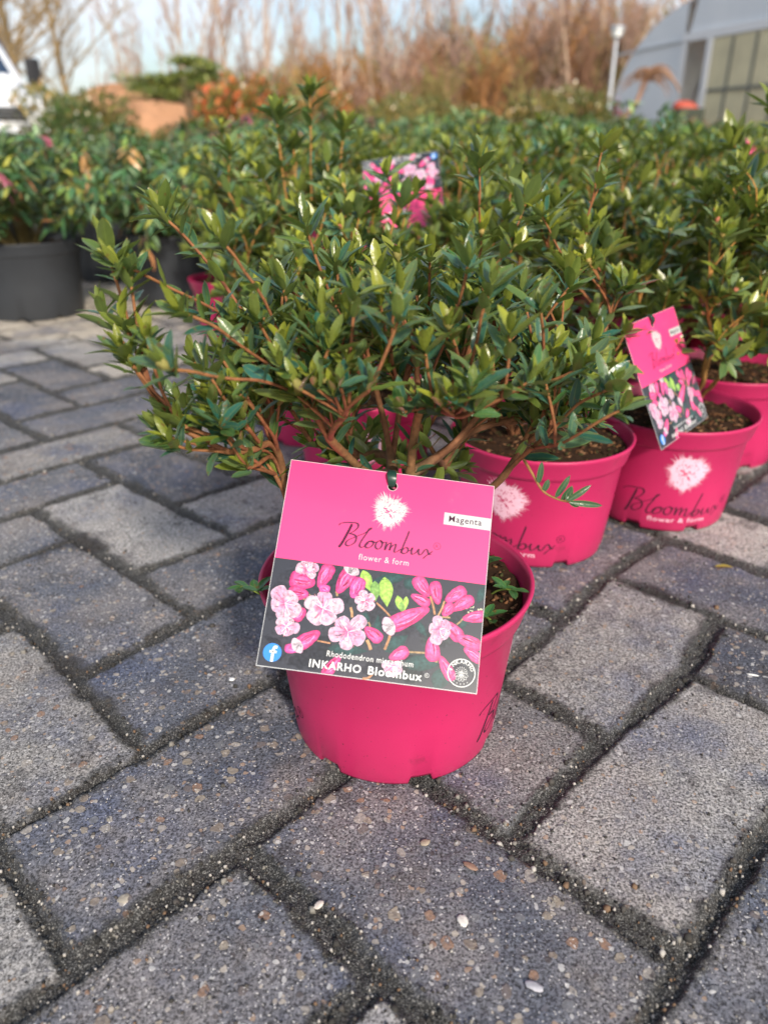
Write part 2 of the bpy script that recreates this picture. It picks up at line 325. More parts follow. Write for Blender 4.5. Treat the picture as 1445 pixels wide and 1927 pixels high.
# ------------------------------------------------------------------ printed matter
ART = {"script":[[[33.1,84.1],[34.4,85.4],[37.4,86.3],[40.8,86.6],[43.1,86.6],[44.2,85.5],[43.9,83.8],[42.2,81.7],[40.0,80.0],[41.8,79.8],[43.5,79.0],[44.0,77.6],[43.6,75.4],[41.9,73.6],[40.0,72.7],[38.6,73.3],[38.6,74.7],[39.8,76.2],[42.4,77.8],[45.3,79.6],[47.9,81.0],[49.8,82.6],[51.4,84.0],[51.7,84.8],[50.6,84.2],[49.6,81.6],[47.6,77.7],[46.6,75.1],[46.4,73.6],[47.4,72.8],[48.9,73.4],[50.4,74.9],[51.3,76.4],[52.6,77.3],[53.8,76.9],[53.9,75.4],[52.9,73.9],[51.4,73.0],[50.2,73.1],[49.6,74.1],[50.1,75.6],[51.6,77.0],[53.7,76.8],[55.4,76.8],[57.0,77.8],[58.2,77.9],[59.1,76.4],[58.6,74.4],[57.3,73.1],[55.8,73.5],[55.3,75.0],[56.1,77.1],[57.7,78.0],[59.5,77.2],[61.2,77.8]],[[40.6,85.9],[39.4,82.1],[37.6,77.1],[36.1,73.3],[34.8,71.1]],[[61.5,78.0],[61.1,75.6],[61.0,73.1],[61.6,75.0],[62.7,76.9],[63.9,77.6],[64.0,76.0],[63.5,73.1],[64.1,74.9],[65.4,76.4],[66.6,77.1],[66.8,76.0],[66.3,73.4],[66.9,72.5],[68.4,73.4],[70.3,75.1]],[[73.5,86.1],[72.7,82.6],[71.3,77.7],[70.4,74.0],[70.0,72.6],[71.0,74.6],[72.4,75.9],[73.8,75.7],[74.0,74.3],[73.1,72.9],[71.6,72.4],[70.5,72.9]],[[74.0,74.3],[75.5,74.7],[76.4,76.4],[76.0,74.4],[76.3,72.8],[77.6,73.0],[79.0,74.4],[80.0,76.0],[80.0,74.0],[80.8,72.9],[81.9,73.4],[82.9,75.1],[83.9,76.4],[84.9,76.1],[85.6,74.6],[86.5,73.9],[87.6,74.3]],[[88.1,76.0],[86.0,74.1],[84.1,72.3],[82.9,70.8]]],"reg":[90.2,79.2,2.0],"flow":[[46.6,65.6],[75.5,65.6]],"emb":[61.3,96.2,9.7],"lab":[[92.5,100.0],[119.8,99.7],[120.0,92.5],[92.5,92.8]],"mag":[[95.0,94.9],[112.4,94.8]],"hole":[60.8,111.7],"pic":[[0.3,61.2],[119.9,60.0],[120.8,-0.5],[-0.1,0.1]],"buds":[[27.2,46.8,31.4,59.0,7.0,0],[24.7,48.8,12.2,49.9,9.6,0],[37.9,45.0,43.4,58.3,7.4,1],[46.3,43.4,49.5,53.9,7.0,2],[22.1,42.0,12.1,42.0,7.0,0],[21.5,33.7,16.1,28.5,7.0,0],[31.3,22.4,21.0,13.9,7.0,1],[23.2,11.6,14.8,11.4,4.4,2],[55.6,27.8,64.2,22.6,6.1,0],[88.8,49.9,81.0,58.6,7.0,0],[94.2,46.0,91.2,57.2,6.1,0],[78.8,49.3,88.3,45.7,5.2,0],[98.1,48.3,107.4,55.6,6.5,0],[101.7,43.8,112.1,51.1,6.1,0],[89.5,43.1,69.6,30.9,8.3,1],[97.5,40.0,101.9,46.5,5.2,0],[108.6,39.8,120.2,42.8,5.7,0],[99.7,36.7,107.8,28.9,6.8,0],[105.3,29.7,118.3,25.8,6.3,0],[92.3,27.6,94.6,15.9,7.0,0],[110.8,23.8,120.1,18.3,5.2,0],[98.0,17.7,105.4,7.1,5.4,0],[70.9,12.9,79.4,18.1,6.1,0],[44.1,10.8,37.7,0.2,5.2,0],[27.6,47.3,32.5,45.2,5.2,2]],"flowers":[[31.2,35.4,9.8,0],[10.0,35.4,8.7,1],[46.7,24.4,9.4,2],[12.9,23.1,5.9,3],[53.7,42.5,5.7,4],[96.1,32.1,6.8,5],[19.1,55.5,5.7,6],[73.1,9.2,5.4,7]],"leaves":[[74.5,59.1,55.8,54.3,6.1,0],[67.8,16.4,79.5,26.8,7.8,0],[97.1,0.1,102.5,13.0,9.6,0],[78.3,10.8,101.8,15.5,8.7,0],[37.0,14.2,59.0,15.3,6.1,0],[55.4,36.3,53.1,27.0,6.1,0],[63.1,18.5,61.8,36.2,5.2,0],[82.6,35.4,89.8,27.3,4.4,0],[119.5,59.5,115.8,48.8,5.2,0],[73.8,57.2,81.5,53.6,7.0,0],[108.1,34.2,110.1,41.7,4.4,0],[50.1,59.8,56.1,48.3,6.5,1],[57.6,54.6,59.5,43.3,5.7,2],[62.7,57.6,66.2,40.9,8.3,1],[71.2,48.0,74.5,39.3,4.4,1],[76.2,48.2,76.2,40.4,3.1,1],[73.4,44.6,75.5,38.5,3.0,2]],"stems":[[93.0,39.9,89.4,50.0,1.2],[94.9,39.7,97.6,48.3,1.0],[101.7,39.5,95.8,39.1,0.9],[99.8,39.9,101.8,44.7,0.9],[30.7,17.4,37.9,17.0,0.9],[67.7,17.3,70.1,28.3,1.4],[78.8,17.7,89.9,18.4,1.0],[27.7,47.8,28.8,42.7,1.7],[19.6,39.4,24.1,37.7,1.0],[22.5,42.2,24.7,39.6,0.9],[46.2,38.0,47.8,32.6,1.4],[105.6,36.1,108.6,39.8,0.9],[60.2,16.3,57.4,21.3,1.7],[57.7,-1.4,62.8,3.5,1.2],[36.9,45.8,37.9,43.2,1.2],[60.1,42.4,68.6,35.8,1.0],[95.3,17.3,96.6,14.0,1.4],[57.0,31.1,58.2,28.6,0.9]],"rho":[[36.7,9.8],[84.2,9.6]],"ink":[[28.0,3.0],[89.9,2.9]],"inkreg":[91.5,5.9],"fb":[7.6,8.0,5.0],"badge":[110.5,10.1,7.4]}
def spline(P, k=6):
    P = [np.array(p, float) for p in P]; P = [2 * P[0] - P[1]] + P + [2 * P[-1] - P[-2]]; out = []
    for i in range(1, len(P) - 2):
        for t in np.linspace(0, 1, k, endpoint=False):
            a, b, c, d = P[i - 1:i + 3]
            out.append(.5 * (2 * b + (c - a) * t + (2 * a - 5 * b + 4 * c - d) * t * t + (3 * b - a - 3 * c + d) * t ** 3))
    out.append(P[-2]); return np.array(out)
LAYER = .000007
class Flat:
    """flat artwork in millimetres; layers are printed one over the other"""
    def __init__(s): s.items = []
    def poly(s, pts, col, layer=0, col2=None, center=None, rings=1):
        pts = np.array(pts, float)
        if center is None:
            tri = tessellate_polygon([[Vector((p[0], p[1], 0)) for p in pts]])
            s.items.append((pts, [tuple(t) for t in tri], np.repeat([col], len(pts), 0), layer))
        elif rings > 1:
            n = len(pts); c0 = np.array(center, float); V = np.vstack([c0 + (pts - c0) * t for t in np.linspace(1, 0, rings + 1)[:-1]] + [[center]])
            F = [((k * n + i), (k * n + (i + 1) % n), ((k + 1) * n + (i + 1) % n)) for k in range(rings - 1) for i in range(n)]
            F += [((k * n + i), ((k + 1) * n + (i + 1) % n), ((k + 1) * n + i)) for k in range(rings - 1) for i in range(n)]
            F += [((rings - 1) * n + i, (rings - 1) * n + (i + 1) % n, rings * n) for i in range(n)]
            s.items.append((V, F, np.repeat([col], len(V), 0), layer))
        else:
            n = len(pts); V = np.vstack([pts, [center]]); C = np.vstack([np.repeat([col], n, 0), [col2 or col]])
            s.items.append((V, [(i, (i + 1) % n, n) for i in range(n)], C, layer))
    def holed(s, outer, hole, col, layer=0):
        tri = tessellate_polygon([[Vector((*p, 0)) for p in outer], [Vector((*p, 0)) for p in hole]])
        V = np.array(list(outer) + list(hole)); s.items.append((V, [tuple(t) for t in tri], np.repeat([col], len(V), 0), layer))
    def ribbon(s, pts, w, col, layer=0, nib=None, k=6, taper=True):
        P = spline(pts, k) if len(pts) > 2 else np.array(pts, float); T = np.gradient(P, axis=0); L = np.linalg.norm(T, axis=1)[:, None] + 1e-9; T = T / L
        N = np.stack([-T[:, 1], T[:, 0]], 1); W = np.full(len(P), w / 2.)
        if nib is not None: W = W * (.55 + .9 * np.abs(np.sin(np.arctan2(T[:, 1], T[:, 0]) - nib)))
        if taper and len(P) > 4: W[0] *= .4; W[-1] *= .3
        V = np.vstack([P + N * W[:, None], P - N * W[:, None]]); n = len(P)
        F = []
        for i in range(n - 1): F += [(i, i + n, i + 1), (i + 1, i + n, i + n + 1)]
        s.items.append((V, F, np.repeat([col], len(V), 0), layer))
    def ring(s, c, r, w, col, layer=0, n=48):
        a = np.linspace(0, 2 * pi, n + 1); s.ribbon([(c[0] + r * cos(x), c[1] + r * sin(x)) for x in a], w, col, layer, k=1, taper=False)
    def disc(s, c, r, col, layer=0, n=32):
        s.poly([(c[0] + r * cos(x), c[1] + r * sin(x)) for x in np.arange(n) * 2 * pi / n], col, layer, center=c)
    def text(s, txt, box_, col, layer=0, bold=0, fn=None, sub=0):
        """box_ = (x0, y0, width, cap height); None width keeps the font's own"""
        V, F, w, h = glyphs(txt, bold)
        x0, y0, W, Hh = box_; sy = Hh / h; sx = W / w if W else sy
        V = np.stack([V[:, 0] * sx + x0, V[:, 1] * sy + y0], 1)
        if fn is not None: V = fn(V)
        s.items.append((V, F, np.repeat([col], len(V), 0), layer))
    def build(s, name, m, fn, parent, only=None, skip=None):
        mb = MB()
        for V, F, C, l in s.items: mb.add(fn(V[:, 0] / 1000, V[:, 1] / 1000, (1 + l) * LAYER), F, C)
        return mb.build(name, m, parent, smooth=False)
    def merged(s, other, dx=0, dy=0):
        for V, F, C, l in other.items: s.items.append((V + (dx, dy), F, C, l))
_g = {}
def glyphs(txt, bold=0):
    if (txt, bold) in _g: return _g[(txt, bold)]
    cu = bpy.data.curves.new('glyphs', 'FONT'); cu.body = txt; cu.size = 1; cu.offset = bold; cu.resolution_u = 3; cu.space_character = 1.12
    o = bpy.data.objects.new('glyphs', cu); me = o.to_mesh()
    V = np.array([v.co[:2] for v in me.vertices]); F = [tuple(p.vertices) for p in me.polygons]
    FF = []
    for f in F:
        for k in range(1, len(f) - 1): FF.append((f[0], f[k], f[k + 1]))
    o.to_mesh_clear(); bpy.data.objects.remove(o); bpy.data.curves.remove(cu)
    V = V - (V[:, 0].min(), 0); r = (V, FF, V[:, 0].max(), .73); _g[(txt, bold)] = r; return r

def emblem(cx, cy, r, col, hole, rng, layer=1):
    """ball-shaped flower head with fringed outline"""
    f = Flat(); n = 260; pts = []
    for i in range(n):
        a = 2 * pi * i / n; q = .80 + .07 * sin(3 * a + 1) + .03 * sin(7 * a)
        q *= rng.uniform(.94, 1.36) if i % 2 else rng.uniform(.86, .95)
        if i % 9 == 1: q *= .86
        pts.append((cx + r * q * cos(a + rng.uniform(-.03, .03)), cy + r * q * sin(a)))
    f.poly(pts, col, layer, center=(cx, cy), rings=10)
    for i in range(60):
        a = rng.uniform(0, 2 * pi); q = r * rng.uniform(.25, .85); l = r * rng.uniform(.03, .09); b = a + rng.uniform(-.5, .5)
        x, y = cx + q * cos(a), cy + q * sin(a)
        f.ribbon([(x, y), (x + l * cos(b) * .5, y + l * sin(b) * .5 + .01 * r), (x + l * cos(b), y + l * sin(b))], r * .035, hole, layer + 1, k=2)
    for pts, w in (([(-.34, .16), (-.26, .10), (-.14, .13)], .05), ([(-.20, .06), (-.10, -.02), (.02, -.01)], .06), ([(.00, .10), (.08, .05), (.10, -.04)], .04), ([(-.26, -.06), (-.16, -.10), (-.04, -.10)], .04), ([(-.02, -.14), (.06, -.22), (.05, -.32)], .045), ([(.07, -.20), (.12, -.28), (.16, -.40)], .03), ([(-.10, .24), (-.04, .30), (.02, .42)], .03), ([(.16, -.06), (.24, -.02), (.30, .06)], .03)):
        f.ribbon([(cx + r * a, cy + r * b) for a, b in pts], r * w * 1.4, hole, layer + 2, k=3)
    return f
def script_word(col, layer=2, w=.92):
    f = Flat()
    for st in ART['script']: f.ribbon(st, w, col, layer, nib=.5, k=5)
    for i in (1,): f.ribbon(ART['script'][i], w * 1.7, col, layer, k=5)
    x, y, r = ART['reg']; f.ring((x, y), r, .28, col, layer); f.text('R', (x - .85, y - 1.0, 1.8, 2.0), col, layer)
    return f

# ---- tag artwork
PINK = (.82, .056, .212); INK = (.11, .010, .06); WHITE = (.50, .52, .53); SLATE = (.028, .032, .045)
def tag_artwork():
    rng = random.Random(4); f = Flat()
    hole = [(60.8 + 2.7 * cos(a), 111.7 + 2.7 * sin(a)) for a in np.linspace(0, 2 * pi, 24, endpoint=False)]
    f.holed([(.3, 60.6), (119.7, 60.6), (119.7, 119.7), (.3, 119.7)], [(60.8 + 3.0 * cos(a), 111.7 + 3.0 * sin(a)) for a in np.linspace(0, 2 * pi, 24, endpoint=False)], PINK, 0)
    f.poly([(.3, .4), (119.7, .4), (119.7, 60.6), (.3, 60.6)], SLATE, 0)
    f.merged(emblem(61.0, 96.3, 11.2, WHITE, PINK, rng)); f.merged(script_word(INK))
    f.text('flower & form', (46.8, 65.6, 28.5, 3.6), WHITE, 1, 0)
    f.poly(ART['lab'], WHITE, 1); f.text('Magenta', (95.4, 94.8, 19, 3.9), (.05, .005, .03), 6, .006)
    return f
def inpic(V):
    V = np.array(V, float); V[:, 0] = np.clip(V[:, 0], .35, 119.65); V[:, 1] = np.clip(V[:, 1], .45, 60.5); return V
def picture():
    rng = random.Random(9); f = Flat()
    # soft background mottling of the printed photograph
    for i in range(60):
        x, y = rng.uniform(3, 117), rng.uniform(3, 58); r = rng.uniform(4, 14); t = x / 120
        c = (.026 + .006 * rng.random(), .03 + .028 * t * rng.random(), .042 + .02 * t * rng.random())
        f.poly(inpic([(x + r * rng.uniform(.6, 1) * cos(a), y + r * .7 * rng.uniform(.6, 1) * sin(a)) for a in np.arange(14) * 2 * pi / 14]), SLATE, 1, c, (min(max(x, 1), 119), min(max(y, 1), 60)))
    for x1, y1, x2, y2, w, k in ART['leaves']:
        d = np.array([x2 - x1, y2 - y1]); L = np.hypot(*d); d /= L; n = np.array([-d[1], d[0]])
        P = [np.array([x1, y1]) + d * L * t + n * s * w * .5 * sin(pi * t ** .8) for s, ts in ((1, np.linspace(0, 1, 12)), (-1, np.linspace(1, 0, 12)[1:-1])) for t in ts]
        c, c2 = [((.010, .040, .042), (.022, .075, .075)), ((.24, .42, .07), (.36, .55, .12)), ((.12, .26, .06), (.22, .38, .10))][k]
        f.poly(inpic(P), c, 2 + k, c2, tuple(np.array([x1, y1]) + d * L * .5 + n * w * .1))
        f.ribbon(inpic([(x1, y1), tuple(np.array([x1, y1]) + d * L * .5), (x2, y2)]), .25, tuple(v * 1.5 for v in c), 4 + k, k=2)
    for x1, y1, x2, y2, w in ART['stems']:
        c = rng.choice([(.36, .18, .09), (.30, .20, .10), (.42, .24, .12)]); f.ribbon(inpic([(x1, y1), ((x1 + x2) / 2 + .3, (y1 + y2) / 2), (x2, y2)]), w, c, 6, k=3, taper=False)
    lay = 8
    def petal(bx, by, ang, L, W, ce, cc, lay, ol=(.45, .20, .32)):
        d = np.array([cos(ang), sin(ang)]); n = np.array([-d[1], d[0]])
        def shp(L, W, o=0):
            ts = np.linspace(0, pi, 13); P = []
            for sgn, tt in ((1, ts), (-1, ts[::-1][1:-1])):
                for t in tt:
                    u = (1 - cos(t)) / 2; P.append(np.array([bx, by]) + d * (L * u - o) + n * sgn * W * .5 * (sin(t) ** .75) * (.55 + .55 * u) * (1 + .06 * rng.uniform(-1, 1)))
            return P
        f.poly(inpic(shp(L * 1.05, W * 1.09, .1)), ol, lay, ol, tuple(np.array([bx, by]) + d * L * .5))
        f.poly(inpic(shp(L, W)), ce, lay + 1, cc, tuple(np.array([bx, by]) + d * L * rng.uniform(.45, .65) + n * W * rng.uniform(-.2, .2)))
        for _ in range(4):      # folds and veins
            o_ = rng.uniform(-.34, .34); k_ = rng.uniform(.55, 1.12); a0, a1 = rng.uniform(.1, .3), rng.uniform(.6, .95)
            f.ribbon(inpic([np.array([bx, by]) + d * L * a0 + n * W * o_ * .4, np.array([bx, by]) + d * L * (a0 + a1) / 2 + n * W * o_, np.array([bx, by]) + d * L * a1 + n * W * o_ * .8]), W * rng.uniform(.03, .09), tuple(min(v * k_ * (1 if q else .95), .95) for q, v in enumerate(ce)), lay + 2, k=3)
    for x1, y1, x2, y2, w, k in ART['buds']:
        ang = math.atan2(y2 - y1, x2 - x1); L = math.hypot(x2 - x1, y2 - y1); v = rng.uniform(.85, 1.1)
        ce, cc = ((.62 * v, .035, .17), (.92, .16, .40)) if k != 2 else ((.50, .06, .26), (.72, .16, .42))
        w *= 1.22; petal(x1, y1, ang, L * 1.1, w, ce, cc, lay, (.42, .02, .15))
        for s in (-.22, .2): f.ribbon(inpic([(x1 + L * .2 * cos(ang), y1 + L * .2 * sin(ang)), (x1 + L * .55 * cos(ang) - s * w * sin(ang), y1 + L * .55 * sin(ang) + s * w * cos(ang)), (x1 + L * .88 * cos(ang) - s * w * .5 * sin(ang), y1 + L * .88 * sin(ang) + s * w * .5 * cos(ang))]), .3, (.60, .03, .20) if s < 0 else (.96, .32, .55), lay + 2, k=4)
        if k == 1:
            for da in (-.75, 0, .7): petal(x2 - 1.6 * cos(ang), y2 - 1.6 * sin(ang), ang + da, w * .62, w * .55, (.50, .42, .48), (.58, .53, .57), lay + 3, (.45, .25, .38))
        lay += 1
    for x, y, r, k in ART['flowers']:
        n = 5; base = {0: .3, 1: .9, 2: -1.57, 3: -1.2, 4: .6, 5: -.6, 6: 1.2, 7: -1.4}[k]
        span = 2 * pi if k not in (6, 7) else 3.9; r *= 1.26
        for i in range(n):
            a = base + (i - 2) * span / n * (1 if span > 6 else 1.1)
            pink = rng.random() * .25
            a += rng.uniform(-.16, .16); sqz = 1 - (.24 if k % 2 else .14) * abs(sin(a + k)); petal(x - .1 * r * cos(a), y - .1 * r * sin(a), a, r * rng.uniform(.95, 1.14) * sqz, r * rng.uniform(.66, .90), (.50, .41 - pink * .7, .48 - pink * .35), (.60, .26, .42) if i % 2 else (.54, .48, .54), lay + i % 3, (.50, .34, .44))
        f.poly(inpic([(x + r * .40 * rng.uniform(.6, 1.2) * cos(b), y + r * .34 * rng.uniform(.6, 1.2) * sin(b)) for b in np.arange(16) * 2 * pi / 16]), (.58, .28, .42), lay + 5, (.42, .05, .18), (x, y))
        for i in range(11):
            a = base + (i - 5) * span / 13; l = r * rng.uniform(.42, .75)
            f.ribbon(inpic([(x, y), (x + l * .5 * cos(a) + .2, y + l * .5 * sin(a)), (x + l * cos(a), y + l * sin(a))]), .38, rng.choice([(.80, .30, .45), (.88, .66, .76), (.62, .12, .28)]), lay + 6, k=3)
            f.disc((min(max(x + l * cos(a), 1), 119), min(max(y + l * sin(a), 1), 60)), .35, (.35, .10, .12), lay + 7, 6)
        lay += 2
    # small pale seed-head at the right edge
    for i in range(14): f.disc((rng.uniform(110, 119), rng.uniform(43, 48)), rng.uniform(.3, .7), (.5, .5, .35), 6, 6)
    return f
def picture_writing():
    f = Flat(); W = (.62, .64, .64)
    f.text('Rhododendron micranthum', (36.9, 9.8, 47.2, 3.3), W, 90, .006)
    f.text('INKARHO', (28.2, 3.1, 28.2, 4.3), W, 90, .022); f.text('Bloombux', (60.2, 3.1, 29.4, 4.5), W, 90, .022)
    f.ring((92.0, 6.4), 1.15, .22, W, 90, 20); f.text('R', (91.5, 5.8, 1, 1.2), W, 90)
    # round blue badge with a white f
    cx, cy, r = ART['fb']; f.disc((cx, cy), r, (.03, .22, .66), 90, 40)
    f.ribbon([(cx + 2.4, cy + 3.0), (cx + 1.1, cy + 3.1), (cx + .5, cy + 2.0), (cx + .35, cy), (cx + .35, cy - 4.9)], 1.5, W, 91, k=5, taper=False)
    f.ribbon([(cx - 1.6, cy + .5), (cx + .4, cy + .5), (cx + 2.3, cy + .5)], 1.3, W, 91, k=2, taper=False)
    # round seal
    cx, cy, r = ART['badge']; f.ring((cx, cy), r, .5, W, 90, 64)
    for i, ch in enumerate('INKARHO'):
        a = pi / 2 + .2 + (2.6 - i) * .40
        def fn(V, a=a): 
            X, Y = V[:, 0] - 1.05, V[:, 1] + r * .70; return np.stack([cx + Y * cos(a) + X * sin(a), cy + Y * sin(a) - X * cos(a)], 1)
        f.text(ch, (0, 0, .75 if ch == 'I' else 2.0, 1.9), W, 90, .02, fn)
    for i in range(5):
        a = -pi / 2 + (i - 2) * .33; f.disc((cx + r * .80 * cos(a), cy + r * .80 * sin(a)), .32, W, 90, 5)
    for i in range(6):
        a = -2.9 + i * .55; l = r * .52
        f.ribbon([(cx, cy - .4), (cx + l * .6 * cos(a) - l * .25 * sin(a), cy - .8 + l * .6 * sin(a) + l * .25 * cos(a)), (cx + l * cos(a), cy - .8 + l * sin(a)), (cx + l * .6 * cos(a) + l * .25 * sin(a), cy - .8 + l * .6 * sin(a) - l * .25 * cos(a)), (cx, cy - .4)], .2, W, 90, k=3)
    for i in range(9):
        a = i * .36 + .1; l = r * .42; f.ribbon([(cx, cy), (cx + l * cos(a), cy + l * sin(a))], .16, W, 90); f.disc((cx + l * cos(a), cy + l * sin(a)), .28, W, 90, 6)
    return f

M_card = mat('glossy_card', vcol=True, rough=.28, spec=.45, coat=.15)
M_photo = mat('printed_photo', vcol=True, rough=.3, spec=.4, coat=.15, noise=(520, .38))
M_tie = mat('green_plastic', (.012, .045, .035), .35)
def plane_map(s, t, off): return np.stack([s - .06, np.full_like(s, -.00015 - off), t - .06], 1)
def make_tag():
    root = empty('plant_tag')
    mb = MB(); outer = [(0, 0), (.12, 0), (.12, .12), (0, .12)]; hole = [(.0608 + .0027 * cos(a), .1117 + .0027 * sin(a)) for a in np.linspace(0, 2 * pi, 24, endpoint=False)]
    tri = tessellate_polygon([[Vector((*p, 0)) for p in outer], [Vector((*p, 0)) for p in hole]]); P = np.array(outer + hole)
    for y in (-.00015, .00015):
        V = np.stack([P[:, 0] - .06, np.full(len(P), y), P[:, 1] - .06], 1); mb.add(V, tri, WHITE)
    for ring_ in (range(4), range(4, 28)):
        ring_ = list(ring_); n = len(ring_); Q = P[ring_]
        V = np.vstack([np.stack([Q[:, 0] - .06, np.full(n, -.00015), Q[:, 1] - .06], 1), np.stack([Q[:, 0] - .06, np.full(n, .00015), Q[:, 1] - .06], 1)])
        mb.add(V, [(i, (i + 1) % n, n + (i + 1) % n, n + i) for i in range(n)], WHITE)
    card = mb.build('card', M_card, root, smooth=False)
    tag_artwork().build('lettering', M_card, plane_map, card)
    pic = Flat(); pic.merged(picture()); pic.build('flower_picture', M_photo, plane_map, card)
    picture_writing().build('picture_lettering', M_card, plane_map, card)
    # strap: from the hole over the top edge and back to the branch
    c = [(-.0001, .0004, .0515), (.0002, -.0012, .0522), (0, -.0030, .0545), (-.0004, -.0034, .0570), (-.0005, -.0022, .0596), (-.0004, .0008, .0612), (0, .004, .0600), (.001, .010, .0560)]
    P = spline(np.array(c), 4); w = np.interp(np.linspace(0, 1, len(P)), [0, .2, .45, .65, 1], [.0013, .0024, .0030, .0020, .0018]); T = np.gradient(P, axis=0); T /= np.linalg.norm(T, axis=1)[:, None]
    N = np.cross(T, [1, 0, 0]); N /= np.linalg.norm(N, axis=1)[:, None]; X = np.array([1., 0, 0]); h = .0006
    V = np.stack([P - X * w[:, None] - N * h, P + X * w[:, None] - N * h, P + X * w[:, None] + N * h, P - X * w[:, None] + N * h], 1).reshape(-1, 3)
    F = [(i * 4 + j, i * 4 + (j + 1) % 4, i * 4 + 4 + (j + 1) % 4, i * 4 + 4 + j) for i in range(len(P) - 1) for j in range(4)]
    t = MB().add(V, F).build('tie_strap', M_tie, root); bevel(t, .0003)
    return root
def place(o, C, a, b, scale=1):
    from mathutils import Matrix
    a = Vector(a).normalized(); b = (Vector(b) - a * Vector(b).dot(a)).normalized(); n = b.cross(a)   # local y, away from the reader
    m = Matrix((a, n, b)).transposed().to_4x4(); m.translation = Vector(C); o.matrix_world = m
def copy_tree(o, parent=None):
    c = o.copy(); COL.objects.link(c)
    for k in list(c.keys()):
        if parent is None and k == 'label': del c[k]
    if parent: c.parent = parent
    for ch in o.children: copy_tree(ch, c)
    return c

tg = make_tag(); place(tg, (-.0021, .3760, .15218), (.9915, -.05, -.1204), (.1222, .6772, .7256))
tag(tg, 'square magenta card tag with flower photograph leaning on the front pot', 'plant tag', 'picture tags of the pink potted shrubs')
def more_tag(C, a, b, label):
    o = copy_tree(tg); place(o, C, a, b); tag(o, label); return o
more_tag((.2775, .738, .1656), (.6473, .7620, .0172), (-.3495, .2767, .8951), 'narrow-looking magenta card tag hanging askew in front of the lettered pot on the right')
more_tag((.030, 1.300, .302), (-.985, .06, -.13), (.08, -.50, -.86), 'upside-down card tag lying on the shrubs behind, its flower picture up')
more_tag((-.030, 1.110, .232), (.93, .10, .34), (-.24, .35, .90), 'card tag sunk in leaves below the upside-down one, pink strip showing')
more_tag((.655, 1.470, .318), (.52, .83, -.12), (-.30, .25, .92), 'card tag seen nearly edge-on in the foliage at the right')


# ------------------------------------------------------------------ pots
POT_PINK = (.47, .020, .105)
def add_specks(m, col=(.10, .02, .03)):
    g = NT(m); b = m.node_tree.nodes['Principled BSDF']; src = b.inputs['Base Color'].links[0].from_socket; vec = g.n('ShaderNodeTexCoord').outputs['Object']
    sp = g.smooth(g.noise(vec, 420, 2, .5), .715, .74); sm = g.smooth(g.noise(vec, 38, 5, .7), .60, .74, 0, .35); xyz = g.n('ShaderNodeSeparateXYZ'); g.L(vec, xyz.inputs[0])
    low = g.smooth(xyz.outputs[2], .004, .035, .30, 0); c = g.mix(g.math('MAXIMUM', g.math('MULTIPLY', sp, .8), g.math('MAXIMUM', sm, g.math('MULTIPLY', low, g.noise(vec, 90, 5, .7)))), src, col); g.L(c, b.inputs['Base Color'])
    g.L(g.math('ADD', g.math('MULTIPLY', g.noise(vec, 60, 4, .6), .25), .28), b.inputs['Roughness'])
M_pot = mat('pink_plastic', POT_PINK, .38, .45, noise=(9, .10), bump=(900, .08, .0004))
add_specks(M_pot)
M_print = mat('pot_print', vcol=True, rough=.6, spec=.3)
M_black = mat('black_plastic', (.030, .034, .040), .45, .45, noise=(12, .12), bump=(500, .1, .0005))
M_soil = mat('bark_soil', vcol=True, rough=.95, spec=.15, noise=(300, .35), bump=(700, .5, .001))
def body_r(z): return .0700 + (.0805 - .0700) * z / .094
def pot_mesh(name, m, base, top, H, band, lip, notches=7, soil=None):
    seg = 240; th = .0013
    prof = [(base - .006, 'n'), (base - .001, 'n'), (base, .0025), (base + (top - base) * .09, .0086), (base + (top - base) * .5, (H - band) * .5), (top - .0004, H - band - .001), (top + .0006, H - band + .0006), (top + .0028, H - band + .0022), (top + .0038, H - band + .005), (lip - .0012, H - .006), (lip, H - .0040), (lip + .0006, H - .0014), (lip - .0002, H), (lip - .0022, H - .0006), (lip - .0034, H - .004), (top - .0018, H - band - .004), (base - .002, .004), (base - .02, .004)]
    V, F = lathe([(r, 0 if z == 'n' else z) for r, z in prof], seg); V = V.reshape(len(prof), seg, 3)
    a = np.arange(seg) / seg * notches % 1
    foot = np.clip((np.abs(a - .5) - .11) / .02, 0, 1)          # 1 on a foot, 0 in a notch
    zb = .0062 * (1 - foot)
    V[0, :, 2] = zb; V[1, :, 2] = zb; V[2, :, 2] = np.maximum(.0025, zb + .0006)
    return MB().add(V.reshape(-1, 3), F).mesh(name, m)
